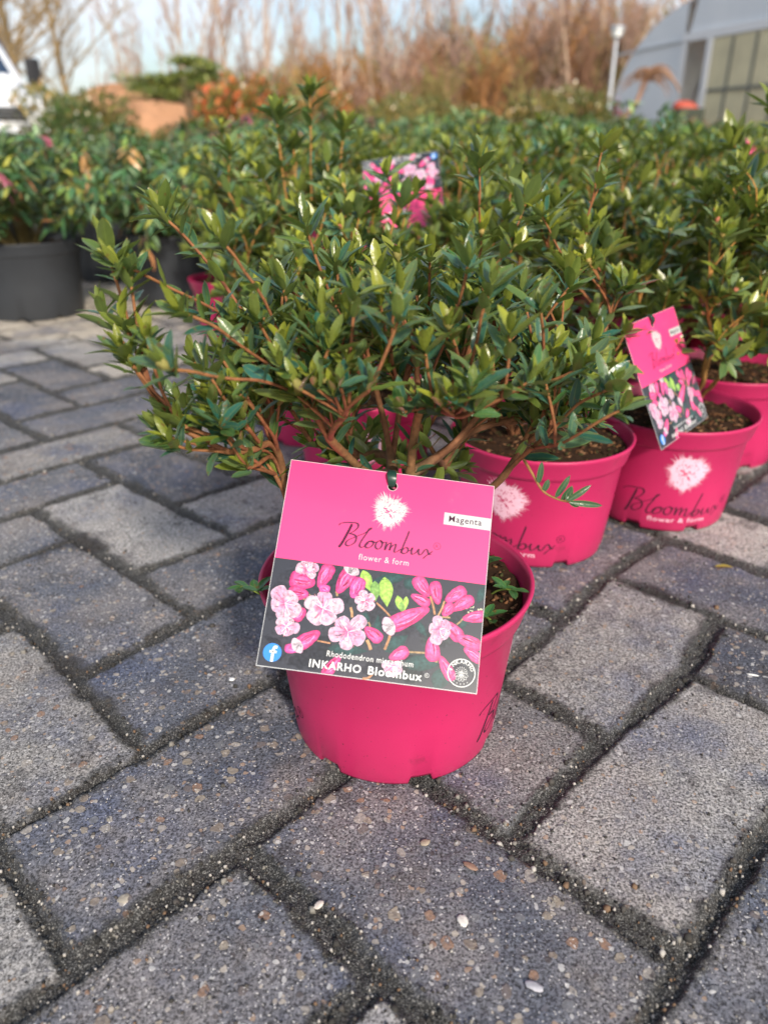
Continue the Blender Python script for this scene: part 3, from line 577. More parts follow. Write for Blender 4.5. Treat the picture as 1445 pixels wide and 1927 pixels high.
def soil_mesh(r, z, seed, chips=700):
    rng = np.random.default_rng(seed); mb = MB(); n = 40; seg = 64
    R = np.linspace(0, r, n); A = np.arange(seg) * 2 * pi / seg; X = R[:, None] * np.cos(A); Y = R[:, None] * np.sin(A)
    Z = z + .006 * (fbm(X * 90 + seed, Y * 90, 3) - .5) + .004 * (1 - (R / r)[:, None] ** 2)
    V = np.stack([X, Y, Z], -1).reshape(-1, 3); i, j = np.meshgrid(np.arange(n - 1), np.arange(seg), indexing='ij'); k = (j + 1) % seg
    mb.add(V, np.stack([i * seg + j, (i + 1) * seg + j, (i + 1) * seg + k, i * seg + k], -1).reshape(-1, 4), (.035, .018, .010))
    for q in range(chips):
        a = rng.uniform(0, 2 * pi); rr = r * np.sqrt(rng.uniform(0, .98)); s = rng.uniform(.0012, .005); v, f = box(0, 0, 0, s, s * rng.uniform(.25, .7), s * .3)
        e = rng.uniform(-.6, .6, 2); c, d = cos(a * 7), sin(a * 7); M = np.array([[c, -d, 0], [d, c, 0], [0, 0, 1]]) @ np.array([[1, 0, 0], [0, cos(e[0]), -sin(e[0])], [0, sin(e[0]), cos(e[0])]])
        col = [(.16, .075, .035), (.075, .035, .018), (.03, .016, .010), (.24, .13, .07), (.05, .05, .02)][rng.integers(5)]
        x, y = rr * cos(a), rr * sin(a); zz = z + .006 * (fbm(np.array(x * 90 + seed), np.array(y * 90), 3) - .5) + .004 * (1 - (rr / r) ** 2)
        mb.add(v @ M.T + (x, y, float(zz) + .0008), f, col)
    return mb.mesh('soil', M_soil)
POT = pot_mesh('pot', M_pot, .0700, .0805, .117, .023, .0888)
SOIL = [soil_mesh(.0822, .104, s) for s in (1, 2)]
def pot_prints():
    rng = random.Random(2); f = Flat(); DARK = (.055, .012, .030); PALE = (.78, .48, .60)
    f.merged(emblem(0, 70, 23, PALE, POT_PINK, rng))
    g = script_word(DARK, 2, .66); cx, cy = 61, 82; k = 2.05
    for V, F, C, l in g.items: f.items.append(((V - (cx + 3, cy)) * (k, k * .96) + (2, 38), F, C, l))
    f.text('flower & form', (-32, 11.5, 64, 5.6), PALE, 1, .012)
    mb = MB(); out = []
    def cone(th0):
        def fn(s, t, off):
            r = body_r(t) + off * 2 + .0001; a = th0 + s / .0755; return np.stack([r * np.cos(a), r * np.sin(a), t], 1)
        return fn
    for th0 in (0,):
        for V, F, C, l in f.items:
            if len(F) > 400 and False: pass
            mb.add(cone(th0)(V[:, 0] / 1000, V[:, 1] / 1000, (1 + l) * LAYER), F, C)
    return mb.mesh('pot_lettering', M_print, smooth=False)
PRINT = pot_prints()
# ------------------------------------------------------------------ leaves and shrubs
def leaf_mat(name, rough=.28, tr=.22, margin=True, under=(.19, .23, .045)):
    m = bpy.data.materials.new(name); m.use_nodes = True; g = NT(m); b = m.node_tree.nodes['Principled BSDF']
    col = g.n('ShaderNodeVertexColor', layer_name='Col').outputs['Color']
    uv = g.n('ShaderNodeUVMap', uv_map='UVMap').outputs[0]; sx = g.n('ShaderNodeSeparateXYZ'); g.L(uv, sx.inputs[0])
    x = g.math('ABSOLUTE', sx.outputs[0])
    vec = g.n('ShaderNodeTexCoord').outputs['Object']
    c = g.mix(g.smooth(g.noise(vec, 160, 3), .3, .75, 0, .3), col, g.mix(.5, col, (.10, .17, .04)))
    oi = g.n('ShaderNodeObjectInfo').outputs['Random']; sc_ = g.n('ShaderNodeVectorMath', operation='SCALE'); g.L(c, sc_.inputs[0]); g.L(g.math('ADD', g.math('MULTIPLY', oi, .5), .78), sc_.inputs['Scale']); c = g.mix(g.math('MULTIPLY', g.math('FRACT', g.math('MULTIPLY', oi, 7.3)), .14), sc_.outputs[0], (.14, .20, .07))
    geo = g.n('ShaderNodeNewGeometry')
    c = g.mix(g.math('MULTIPLY', geo.outputs['Backfacing'], .62), c, under)
    if margin:
        c = g.mix(g.smooth(x, .86, .97, 0, .55), c, (.27, .34, .07))
        c = g.mix(g.smooth(x, .0, .10, .45, 0), c, (.24, .32, .08))
    c = g.mix(g.math('MULTIPLY', g.smooth(g.noise(vec, 230, 2), .66, .70), .7), c, (.16, .09, .03)); c = g.mix(g.smooth(sx.outputs[1], .93, 1.0, 0, .6), c, (.26, .13, .05))
    g.L(c, b.inputs['Base Color']); b.inputs['Roughness'].default_value = rough; b.inputs['Specular IOR Level'].default_value = .62
    bp = g.n('ShaderNodeBump'); bp.inputs['Strength'].default_value = .35; bp.inputs['Distance'].default_value = .0008
    g.L(g.noise(vec, 500, 3), bp.inputs['Height']); g.L(bp.outputs[0], b.inputs['Normal'])
    tr_ = g.n('ShaderNodeBsdfTranslucent'); g.L(g.mix(.4, c, (.14, .30, .03)), tr_.inputs['Color'])
    ms = g.n('ShaderNodeMixShader'); ms.inputs[0].default_value = tr; g.L(b.outputs[0], ms.inputs[1]); g.L(tr_.outputs[0], ms.inputs[2])
    g.L(ms.outputs[0], m.node_tree.nodes['Material Output'].inputs['Surface']); return m
M_leaf = leaf_mat('rhododendron_leaf')
M_leaf2 = leaf_mat('glossy_broad_leaf', .30, .2, margin=False, under=(.10, .15, .05))
M_bark = mat('twig_bark', vcol=True, rough=.75, spec=.3, noise=(260, .3), bump=(420, .5, .0006))

def leaves(mb, P, D, N, L, W, bend, col, nv=6, tipx=.55, fold=.16, base=.10):
    """vectorised leaf blades: origin P, direction D, face normal N, length L, width W"""
    P, D, N = map(np.asarray, (P, D, N)); D = D / np.linalg.norm(D, axis=1)[:, None]
    N = N - D * (N * D).sum(1)[:, None]; N /= np.linalg.norm(N, axis=1)[:, None] + 1e-9; S = np.cross(D, N)
    t = np.linspace(0, 1, nv + 1); prof = np.sin(pi * t ** .9) ** tipx; prof[0] = base; prof[-1] = .03
    prof = np.where(t < .12, base, prof)
    xs = np.array([-1., -.5, 0, .5, 1.]) if nv >= 6 else np.array([-1., 0, 1.])
    n = len(P); X = L[:, None, None] * t[None, :, None] * np.ones(len(xs)); Yw = W[:, None, None] * .5 * prof[None, :, None] * xs[None, None, :]
    Z = fold * np.abs(Yw) * 2 - bend[:, None, None] * L[:, None, None] * (t[None, :, None] ** 2)
    if nv >= 6: Z = Z + (W * .05)[:, None, None] * np.sin(t * 14)[None, :, None] * np.abs(xs)[None, None, :] * prof[None, :, None]
    X = X - np.abs(bend)[:, None, None] * L[:, None, None] * .35 * t[None, :, None] ** 3
    V = P[:, None, None, :] + X[..., None] * D[:, None, None, :] + Yw[..., None] * S[:, None, None, :] + Z[..., None] * N[:, None, None, :]
    m = len(xs); k = (nv + 1) * m; a, b = np.meshgrid(np.arange(nv), np.arange(m - 1), indexing='ij'); q = (a * m + b).ravel()
    F = np.stack([q, q + 1, q + m + 1, q + m], 1)[None] + (np.arange(n) * k)[:, None, None]
    C = np.repeat(col, k, 0)
    U = np.tile(np.stack([np.tile(xs, nv + 1), np.repeat(t, m)], 1), (n, 1))
    mb.add(V.reshape(-1, 3), F.reshape(-1, 4), C, U)

def bez(a, c, b, n):
    t = np.linspace(0, 1, n)[:, None]; return (1 - t) ** 2 * a + 2 * t * (1 - t) * c + t ** 2 * b

def shrub(name, hand, tips, base, rng, leaf=(.026, .0085), nv=6, young=.5, seg=6, r_tip=.00082, up=.8, dens=1.0, bud=.1, curl=1.0, keep_off=None, reach=.055, buds=((.22, .20, .06),), twig=(.21, .075, .038), bright=0):
    """branch skeleton grown from base towards tips; returns (stem mesh, foliage mesh)"""
    nodes = [np.array(base, float)]; par = [-1]; chains = []; fixed = {}
    def add_chain(P, root):
        ids = [root]
        for p in P: nodes.append(np.array(p)); par.append(ids[-1]); ids.append(len(nodes) - 1)
        chains.append(ids); return ids
    for P, r0, r1 in hand:
        P = spline(P, 4); d = [np.linalg.norm(P[0] - q) for q in nodes]; k = int(np.argmin(d))
        P = P[1:] if d[k] < .03 else P
        P = P + rng.normal(0, .0006, P.shape); add_chain(P, k)
    b0 = np.array(base, float)
    order = sorted(tips, key=lambda p: np.linalg.norm(np.array(p) - b0))
    for tp in order:
        tp = np.array(tp, float); Q = np.array(nodes); d = np.linalg.norm((Q - tp) * (1.35, 1.35, 1), axis=1); h = np.linalg.norm(Q - b0, axis=1)
        ht = np.linalg.norm(tp - b0); pr = np.array([max(p, 0) for p in par]); g = Q - Q[pr]; g /= np.linalg.norm(g, axis=1)[:, None] + 1e-9
        al = ((tp - Q) * g).sum(1) / (d + 1e-9)
        cost = d + .35 * h + .03 * (al < .25) + np.where(h > ht * .86, .2, 0) + np.where(d < .022, .06, 0); k = int(np.argmin(cost)); q = Q[k]
        L = np.linalg.norm(tp - q); c = q + (g[k] * .45 if k else np.array([0, 0, .5])) * L * .6 + (tp - q) * .25 + rng.normal(0, .05, 3) * L
        n = max(3, int(L / .010)); add_chain(bez(q, c, tp, n + 1)[1:] + rng.normal(0, .0005, (n, 3)), k)
    if keep_off:
        nn = np.array([-.0453, .7341, -.6775])
        for i in range(len(nodes)):
            for _ in range(40):
                if keep_off(nodes[i], .018): nodes[i] = nodes[i] + nn * (.002, .002, -.0008)
        for _ in range(3):
            for c in chains:
                for a_, b_, c_ in zip(c[:-2], c[1:-1], c[2:]): nodes[b_] = nodes[b_] * .5 + (nodes[a_] + nodes[c_]) * .25
    cnt = np.zeros(len(nodes)); 
    for c in chains: cnt[c[-1]] += 1
    for i in range(len(nodes) - 1, 0, -1): cnt[par[i]] += cnt[i]
    rad = r_tip * np.maximum(cnt, 1) ** .325; Q = np.array(nodes)
    st = MB()
    for c in chains:
        P = Q[c]; R = rad[c].copy(); R[0] = min(R[0], R[1] * 1.15)
        V, F = tube(P, R, seg); t = np.clip((np.repeat(R, seg) - .0011) / .0028, 0, 1)[:, None]
        e = np.repeat(np.linspace(0, 1, len(c)), seg)[:, None]
        col = (1 - t) * np.array(twig) + t * np.array([.135, .085, .045]); col = col * (1 - .25 * e) + .25 * e * np.array([.36, .22, .05])
        st.add(V, F, np.vstack([col, col[:1], col[-1:]])[:len(V)])
    lf = MB(); P_, D_, N_, L_, W_, B_, C_ = [], [], [], [], [], [], []
    def leafat(p, ax, ang, az, sc, yng):
        if keep_off and (keep_off(p) or keep_off(p + ax * .01)): return
        ref = np.array([0, 0, 1.]) if abs(ax[2]) < .95 else np.array([1., 0, 0]); u = np.cross(ax, ref); u /= np.linalg.norm(u); w = np.cross(ax, u)
        out = cos(az) * u + sin(az) * w; d = cos(ang) * ax + sin(ang) * out; d[2] += up * .3 * (1 - yng); d /= np.linalg.norm(d); nn = cos(ang) * out * -1 + sin(ang) * ax
        nn = nn + np.array([0, 0, .35]) + rng.normal(0, .18, 3)
        P_.append(p); 
        if keep_off and keep_off(p + d * leaf[0] * sc): P_.pop(); return
        D_.append(d); N_.append(nn); l = leaf[0] * sc * rng.uniform(.8, 1.25); L_.append(l); W_.append(leaf[1] * (l / leaf[0]) ** .8 * rng.uniform(.85, 1.2)); B_.append(rng.uniform(-.14, .18) * curl)
        v = rng.uniform(.75, 1.25); y = min(max(yng + rng.normal(0, .12), 0), 1)
        base_c = np.array([.018, .108, .086]) * v if rng.random() > .3 else np.array([.050, .140, .045]) * v
        if rng.random() < bright: base_c = np.array([.10, .19, .15]) * v if rng.random() < .5 else np.array([.20, .22, .04]) * v
        C_.append((1 - y) * base_c + y * np.array([.29, .31, .026]) * rng.uniform(.8, 1.2))
    for c in chains:
        P = Q[c]; s = np.concatenate([[0], np.cumsum(np.linalg.norm(np.diff(P, axis=0), axis=1))]); tot = s[-1]
        yg = young * rng.uniform(.2, 1.6) * (1.25 - 1.2 * P[-1][0])
        ax = P[-1] - P[-2]; ax = ax / (np.linalg.norm(ax) + 1e-9) + np.array([0, 0, up]); ax /= np.linalg.norm(ax)
        ph = rng.uniform(0, 6)
        for k in range(int(rng.integers(4, 6))): leafat(P[-1] + ax * .001 * k, ax, rng.uniform(.25, .65), ph + k * 2.4, rng.uniform(.55, .85), min(yg, 1))
        for k in range(int(rng.integers(4, 7))): leafat(P[-1] - ax * .0012 * k, ax, rng.uniform(.8, 1.35), ph + 1 + k * 2.4, rng.uniform(.85, 1.2), min(yg * .35, 1))
        pos = tot - .007; m = 0
        while pos > max(tot * .2, tot - reach) and m < reach * 165:
            i = min(int(np.searchsorted(s, pos)), len(P) - 1); a = P[i] - P[i - 1]; a /= np.linalg.norm(a) + 1e-9
            leafat(P[i], a, rng.uniform(.75, 1.3), ph + m * 2.4, rng.uniform(.65, 1.1), yg * .15); pos -= rng.uniform(.0045, .009) / dens; m += 1
        if rng.random() < bud:
            V, F = tube([P[-1], P[-1] + ax * .003, P[-1] + ax * .006, P[-1] + ax * .0085], [.0008, .0026, .0024, .0004], 8); st.add(V, F, buds[int(rng.integers(len(buds)))])
    leaves(lf, np.array(P_), np.array(D_), np.array(N_), np.array(L_), np.array(W_), np.array(B_), np.array(C_), nv)
    return st.mesh('stems', M_bark), lf.mesh('foliage', M_leaf)

def dome(n, c, R, rng, front=None):
    out = []
    while len(out) < n:
        v = rng.normal(0, 1, 3); v /= np.linalg.norm(v)
        if v[2] < -.22: continue
        k = rng.uniform(.45, 1) ** .5 * (1 if rng.random() > .12 else 1.12); p = np.array(c) + v * R * k
        if front and front(p, v): continue
        out.append(p)
    return out

HAND = [[[[0.0149,0.442,0.1443],[0.0155,0.435,0.1827],[0.0167,0.43,0.2038],[0.0199,0.425,0.2255],[0.0204,0.42,0.2351]],0.0055,0.0045],[[[0.0195,0.42,0.2335],[0.0099,0.405,0.2488],[0.0043,0.395,0.2647],[0.0039,0.39,0.2797],[0.0051,0.385,0.294],[0.0075,0.38,0.3063]],0.0028,0.0018],[[[0.0204,0.42,0.2351],[0.027,0.415,0.2594],[0.0346,0.41,0.2779],[0.0393,0.4,0.2991],[0.0413,0.395,0.3153]],0.0033,0.0018],[[[0.0204,0.42,0.2319],[0.0312,0.405,0.2413],[0.0413,0.395,0.2561],[0.0466,0.385,0.2782],[0.0474,0.38,0.2924],[0.0503,0.375,0.3071]],0.0028,0.0017],[[[0.0058,0.44,0.1806],[-0.0106,0.437,0.1872],[-0.0228,0.425,0.2041],[-0.0323,0.4,0.2262],[-0.0372,0.39,0.2432]],0.0055,0.003],[[[-0.0346,0.39,0.2373],[-0.0368,0.375,0.2564],[-0.0319,0.37,0.2686],[-0.026,0.365,0.2803]],0.0025,0.0015],[[[-0.0323,0.4,0.2247],[-0.0446,0.385,0.2534],[-0.0575,0.365,0.2652],[-0.071,0.355,0.2688],[-0.0809,0.345,0.2742],[-0.0947,0.335,0.2805]],0.003,0.0016],[[[-0.0364,0.41,0.2305],[-0.0443,0.41,0.2518],[-0.0597,0.4,0.2633],[-0.0753,0.385,0.2808],[-0.0829,0.375,0.2909],[-0.0952,0.37,0.2969]],0.003,0.0016],[[[-0.0409,0.43,0.2335],[-0.0534,0.42,0.267],[-0.0615,0.4,0.2991],[-0.0702,0.395,0.3153],[-0.0786,0.39,0.3271]],0.003,0.0016],[[[-0.0507,0.44,0.2433],[-0.0736,0.44,0.2713],[-0.0948,0.42,0.2914],[-0.1083,0.41,0.3014],[-0.1195,0.4,0.3103],[-0.1305,0.395,0.3153]],0.003,0.0016],[[[-0.0753,0.45,0.2691],[-0.0912,0.45,0.2992],[-0.1045,0.45,0.3164],[-0.1135,0.45,0.3276],[-0.1202,0.45,0.3331]],0.0026,0.0016],[[[-0.0278,0.44,0.1604],[-0.0529,0.435,0.1517],[-0.0596,0.42,0.1805],[-0.0619,0.41,0.2017],[-0.0673,0.4,0.2138],[-0.0831,0.385,0.2211],[-0.1003,0.375,0.2255],[-0.1081,0.37,0.2303]],0.0038,0.0013],[[[-0.0619,0.41,0.2017],[-0.0621,0.4,0.2247],[-0.0681,0.39,0.2432],[-0.0748,0.385,0.2534]],0.0025,0.0014],[[[-0.0596,0.42,0.1805],[-0.0667,0.4,0.1993],[-0.0734,0.39,0.2099]],0.0022,0.0013],[[[0.046,0.44,0.166],[0.065,0.435,0.1755],[0.0752,0.425,0.1956],[0.0838,0.41,0.2131],[0.0926,0.4,0.2278],[0.1001,0.385,0.2476],[0.11,0.37,0.2592]],0.0042,0.0016],[[[0.0838,0.41,0.2131],[0.0942,0.38,0.2275],[0.1028,0.365,0.2429],[0.1148,0.36,0.2515]],0.0025,0.0014],[[[0.0254,0.44,0.1895],[0.0464,0.46,0.1995],[0.0681,0.46,0.2308],[0.0854,0.46,0.2605],[0.0971,0.45,0.2843],[0.1051,0.45,0.2962]],0.004,0.0016],[[[0.0293,0.45,0.1854],[0.0507,0.47,0.1995],[0.0751,0.46,0.224],[0.1035,0.45,0.2501],[0.1183,0.44,0.2652]],0.0035,0.0016],[[[0.0566,0.44,0.2204],[0.0711,0.42,0.2428],[0.0872,0.4,0.2547],[0.1007,0.39,0.266]],0.003,0.0015],[[[0.0077,0.46,0.1776],[-0.0008,0.47,0.2138],[-0.0106,0.47,0.2548],[-0.0163,0.46,0.2886],[-0.0189,0.455,0.3072]],0.004,0.0016],[[[-0.0073,0.46,0.2442],[-0.0248,0.44,0.2803],[-0.035,0.43,0.3106],[-0.0413,0.43,0.3294]],0.003,0.0016],[[[0.0061,0.47,0.1884],[0.013,0.49,0.229],[0.0231,0.5,0.2682],[0.0259,0.5,0.2946]],0.004,0.0016],[[[-0.0232,0.4,0.2605],[-0.0206,0.385,0.2808],[-0.0189,0.38,0.2898]],0.0022,0.0016]]
FX, FY = .008, .438
def potted(name, x, y, rz, pot=POT, soil=None, foliage=None, stems=None, scale=1):
    root = empty(name, (x, y, 0), rz, scale); return root
rng = np.random.default_rng(11)
hand = [([(p[0] - FX, p[1] - FY, p[2]) for p in P], a, b) for P, a, b in HAND]
def skip_front(p, v): return (v[1] < -.1 and p[2] < .20 - v[1] * .05 + (.03 if p[0] > .04 else 0)) or (p[2] < .15) or (p[0] < -.06 and p[2] < .175 + (-p[0] - .06) * 1.0) or (p[0] > .05 and p[2] < .175 + (p[0] - .05) * .55)
def before_card(p, m=.012):        # the card hangs free: nothing grows through it
    q = np.array(p) + (FX, FY, 0) - np.array([-.0021, .376, .15218]); n = np.array([-.0453, .7341, -.6775])
    return q @ n < m and abs(q @ np.array([.9915, -.05, -.1204])) < .075 and q @ np.array([.1222, .6772, .7256]) < .064
tips = dome(262, (-.004, -.004, .178), np.array([.140, .120, .140]), rng, skip_front)
tips += [np.array(q) - (FX, FY, 0) for q in [[-0.1367, 0.4, 0.3197], [-0.1266, 0.4, 0.3069], [-0.1425, 0.4, 0.2911], [-0.129, 0.39, 0.2877], [-0.1241, 0.455, 0.3354], [-0.1274, 0.375, 0.2766], [-0.1152, 0.375, 0.2805], [-0.1244, 0.375, 0.2699], [-0.1161, 0.385, 0.2301], [-0.1098, 0.385, 0.236], [-0.0753, 0.4, 0.2058], [-0.0687, 0.41, 0.19], [-0.0686, 0.4, 0.2153], [-0.0805, 0.39, 0.2283], [-0.0888, 0.38, 0.2407], [-0.0636, 0.415, 0.1827], [-0.089, 0.38, 0.2659], [-0.0879, 0.38, 0.2492]]]
st0, lf0 = shrub('front', hand, tips, (.016, .0, .105), rng, leaf=(.0185, .0057), nv=6, young=.66, seg=8, keep_off=before_card, reach=.085)
front = empty('potted_rhododendron', (FX, FY, 0))
GP = 'shrubs in magenta pots'
tag(front, 'nearest shrub in a magenta pot, standing alone on the pavers with a card tag', 'potted plant', GP)
part('pot', POT, front); part('soil', SOIL[0], front); part('stems', st0, front); part('foliage', lf0, front)
pr = part('pot_lettering', PRINT, [c for c in front.children if c.name.startswith('pot')][0]); pr.rotation_euler.z = radians(-90 + 91)
pr2 = part('pot_lettering', PRINT, pr.parent); pr2.rotation_euler.z = radians(-90 - 101)
# small shoots rising from the soil beside the tag
def shoots():
    rng = np.random.default_rng(3)
    pts = spline([np.array(p) - (FX, FY, 0) for p in [[0.0808, 0.415, 0.2046], [0.0851, 0.405, 0.1988], [0.0906, 0.4, 0.1911], [0.0983, 0.395, 0.1884], [0.1031, 0.39, 0.1891]]], 4); V, F = tube(pts, np.linspace(.0010, .0005, len(pts)), 5); tw = part('hanging_twig', MB().add(V, F, (.30, .16, .06)).mesh('hanging_twig', M_bark), front); lf = MB()
    P = pts[[6, 8, 11, 13, 15, -2, -1, -1]]; D = np.array([(.1, 0, 1), (.3, 0, .9), (.5, 0, .9), (.4, -.2, .8), (.3, .3, .7), (.8, 0, .6), (1, 0, -.12), (.7, .2, -.3)])
    leaves(lf, P, D, np.tile([(0, -1., .4)], (8, 1)), np.array([.014, .008, .016, .011, .010, .017, .021, .009]), np.full(8, .0036), np.full(8, .12), np.tile([(.045, .12, .06)], (8, 1)), 6); part('leaves', lf.mesh('leaves', M_leaf), tw); P, D, N, L, W, B, C = [], [], [], [], [], [], []
    for x, y, z, dx, dy, dz, n in [(.062, -.010, .106, .010, -.012, .010, 7), (.055, .015, .106, .004, -.006, .014, 6), (-.080, -.022, .108, -.016, -.010, .016, 8), (.050, -.04, .106, .006, -.01, .006, 4)]:
        st = MB(); lf = MB(); P, D, N, L, W, B, C = [], [], [], [], [], [], []
        a = np.array([x, y, z]); b = a + (dx, dy, dz); pts = bez(a, (a + b) / 2 + (0, 0, .004), b, 5); V, F = tube(pts, np.full(5, .0007), 5); st.add(V, F, (.16, .22, .04))
        for k in range(n):
            az = k * 2.4; P.append(pts[2 + k % 3]); D.append((cos(az), sin(az), rng.uniform(.1, .6))); N.append((0, 0, 1)); L.append(rng.uniform(.009, .016)); W.append(.0052); B.append(.1); C.append((.03, .12, .04))
        leaves(lf, np.array(P), np.array(D), np.array(N), np.array(L), np.array(W), np.array(B), np.array(C), 6)
        sh = part('young_shoot', st.mesh('young_shoot', M_bark), front); part('leaves', lf.mesh('leaves', M_leaf), sh)
shoots()

# neighbours: five grown variants, copied
VAR = []
for k in range(5):
    r = np.random.default_rng(40 + k); h = [.165, .172, .158, .18, .168][k]
    tp = dome(88, (r.normal(0, .008), 0, .205), np.array([.118, .118, h * .86]), r, lambda p, v: p[2] < .165)
    for q in range(5): a = r.uniform(0, 6.28); tp.append(np.array([cos(a) * r.uniform(.02, .08), sin(a) * r.uniform(.02, .08), r.uniform(.35, .385)]))
    hs_ = [([(0, 0, .11), (cos(a) * .02, sin(a) * .02, .14), (cos(a) * .05, sin(a) * .05, .19)], .004, .003) for a in np.arange(6) + r.uniform(0, 1)]
    VAR.append(shrub('v%d' % k, hs_, tp, (0, 0, .104), r, leaf=(.0275, .0088), nv=4, young=.9, seg=4, up=.6, bright=.46, reach=.042, bud=.4, dens=.8, buds=((.45, .16, .10), (.42, .30, .10), (.22, .20, .06)), twig=[(.25, .085, .038), (.42, .20, .05), (.36, .16, .05)][k % 3]))
r = np.random.default_rng(99); tp = dome(88, (0, 0, .205), np.array([.125, .12, .15]), r, lambda p, v: p[2] < .18)
tall = [np.array(t) for t in [(.012, .0, .425), (-.030, 0, .400), (-.012, .01, .365), (.050, .02, .385), (-.085, -.02, .36), (-.11, .0, .33), (.03, -.01, .35)]]
VAR.append(shrub('tall', [([(0, 0, .11), (t[0] * .3, t[1], .2), (t[0] * .8, t[1], t[2] - .08), tuple(t)], .003, .0018) for t in tall[:4]], tp + tall, (0, 0, .104), r, leaf=(.030, .0092), nv=4, young=1.0, seg=5, up=.5, bud=.3, dens=.8, reach=.09, twig=(.42, .20, .06)))
def pink_plant(x, y, rz, k, scale=1, label=None, prz=None, full=True, rot_print=None, off=(0, 0, 0)):
    root = empty('potted_rhododendron', (x, y, 0), 0, 1)
    if full:
        p = part('pot', POT, root); q = part('pot_lettering', PRINT, p); q.rotation_euler.z = radians(-90 + (rot_print if rot_print is not None else rz * 57))
        part('soil', SOIL[k % 2], root)
    k = 5 if k == 5 and x < 0 else k % 5
    for nm, me in (('stems', VAR[k][0]), ('foliage', VAR[k][1])):
        o = part(nm, me, root); o.rotation_euler.z = rz; o.scale = (scale, scale, scale)
    for o in root.children:
        if o.name.startswith(('stems', 'foliage')): o.location = off
    return tag(root, label, 'potted plant', GP)
pink_plant(.155, .718, 1.0, 0, .95, 'shrub in the magenta pot half hidden by the front card, only bux readable', rot_print=-33, off=(-.026, .012, 0))
pink_plant(.309, .795, 2.2, 1, .93, 'shrub in the magenta pot facing out with whole emblem and word, under crooked card', rot_print=-2, off=(.055, .065, 0))
pink_plant(.438, .965, 4.0, 2, 1.05, 'shrub in the magenta pot partly hidden behind the one with the whole emblem', rot_print=100)
pink_plant(.590, 1.085, 5.3, 3, 1.05, 'shrub in a magenta pot cut by the right edge of the photo', rot_print=60)
pink_plant(-.022, .870, 3.1, 4, .9, 'shrub in the magenta pot seen through the stems of the nearest shrub', rot_print=4)
pink_plant(-.100, 1.045, 0, 5, 1.0, 'shrub in the magenta pot at the left end of the rows, behind the nearest shrub', rot_print=40)
rr = random.Random(8); spots = []
ux, uy = .178, .150           # rows run back to the right
for i in range(-1, 14):
    for j in range(0, 22):
        x = -.13 + .185 * i + (.09 if j % 2 else 0); y = 1.02 + .165 * j
        front_line = .72 + .62 * max(x, 0) + (.32 if x < .05 else .12)
        if y < front_line + .10 or y > 3.5: continue
        if x > .56 * y + .25 or x < -.16 - .04 * j: continue
        x += rr.uniform(-.012, .012); y += rr.uniform(-.012, .012)
        if min((x - a) ** 2 + (y - b) ** 2 for a, b in [(.155, .718), (.309, .795), (.438, .965), (.59, 1.085), (-.022, .87), (-.1, 1.045)]) < .03: continue
        spots.append((x, y))
for n, (x, y) in enumerate(spots):
    pink_plant(x, y, rr.uniform(0, 6.28), n, rr.uniform(.90, 1.06) * (1.0 if -.06 < x < .17 and y < 1.28 else .88 if .5 < x < .75 and y < 1.5 else 1), 'dense small-leaved shrub standing in the rows behind the magenta pots', full=y < 2.0)

# ---- broad leathery shrubs in black pots (left rows and the taller green belt behind)
BPOT = pot_mesh('pot', M_black, .108, .121, .172, .030, .129, 8)
BSOIL = soil_mesh(.118, .155, 7, 500)
def arching(seed, R=.30, Ht=.36, n=34, ll=.047, green=0, nv=5):
    r = np.random.default_rng(seed); st = MB(); lf = MB(); P, D, N, L, W, B, C = [], [], [], [], [], [], []
    for k in range(n):
        az = r.uniform(0, 2 * pi); e = r.uniform(.15, 1) ** .7; top = np.array([cos(az) * R * e * .75, sin(az) * R * e * .75, .155 + Ht * r.uniform(.55, 1.0) * (1.12 - .5 * e)])
        end = np.array([cos(az) * R * e, sin(az) * R * e, top[2] - .10 * e * r.uniform(.2, 1.3)])
        b0 = np.array([cos(az) * .02, sin(az) * .02, .15]); m = 18
        t = np.linspace(0, 1, m)[:, None]; pts = (1 - t) ** 3 * b0 + 3 * t * (1 - t) ** 2 * (b0 * .4 + top * .6) + 3 * t * t * (1 - t) * top + t ** 3 * end
        V, F = tube(pts, np.linspace(.0026, .001, m), 4); st.add(V, F, (.14, .11, .04))
        warm = r.random()
        for i in range(4, m):
            T = pts[i] - pts[i - 1]; T /= np.linalg.norm(T); S = np.cross(T, [0, 0, 1]); S /= np.linalg.norm(S) + 1e-9
            for sg in (-1, 1):
                for rep in range(1 + (r.random() < .55)):
                    d = T * r.uniform(.3, 1) + S * sg * r.uniform(.5, 1) + r.normal(0, .25, 3); d[2] -= r.uniform(0, .55)
                    P.append(pts[i] + r.normal(0, .004, 3)); D.append(d); N.append(np.array([0, 0, 1.]) + r.normal(0, .3, 3)); l = ll * r.uniform(.65, 1.2); L.append(l); W.append(l * r.uniform(.18, .28)); B.append(r.uniform(.05, .45))
                    v = r.uniform(.7, 1.3); q = r.random(); zrel = (pts[i][2] - .15) / Ht
                    if i > m - 4 and warm > .93: c = np.array([.22, .05, .09]) if warm > .965 else np.array([.28, .15, .06])
                    elif q < .46 - .2 * (warm > .75): c = np.array([.030, .082, .034])
                    elif q < .62: c = np.array([.11, .17, .085])
                    elif q < .82: c = np.array([.10, .16, .035])
                    elif q < .93: c = np.array([.20, .20, .035])
                    elif q < .975 and zrel < .55: c = np.array([.26, .11, .05])
                    elif zrel < .3: c = np.array([.30, .05, .05])
                    else: c = np.array([.05, .12, .05])
                    C.append(c * v * 1.8)
    leaves(lf, np.array(P), np.array(D), np.array(N), np.array(L), np.array(W), np.array(B), np.array(C), nv, tipx=.9, fold=.1)
    return st.mesh('stems', M_bark), lf.mesh('foliage', M_leaf2)
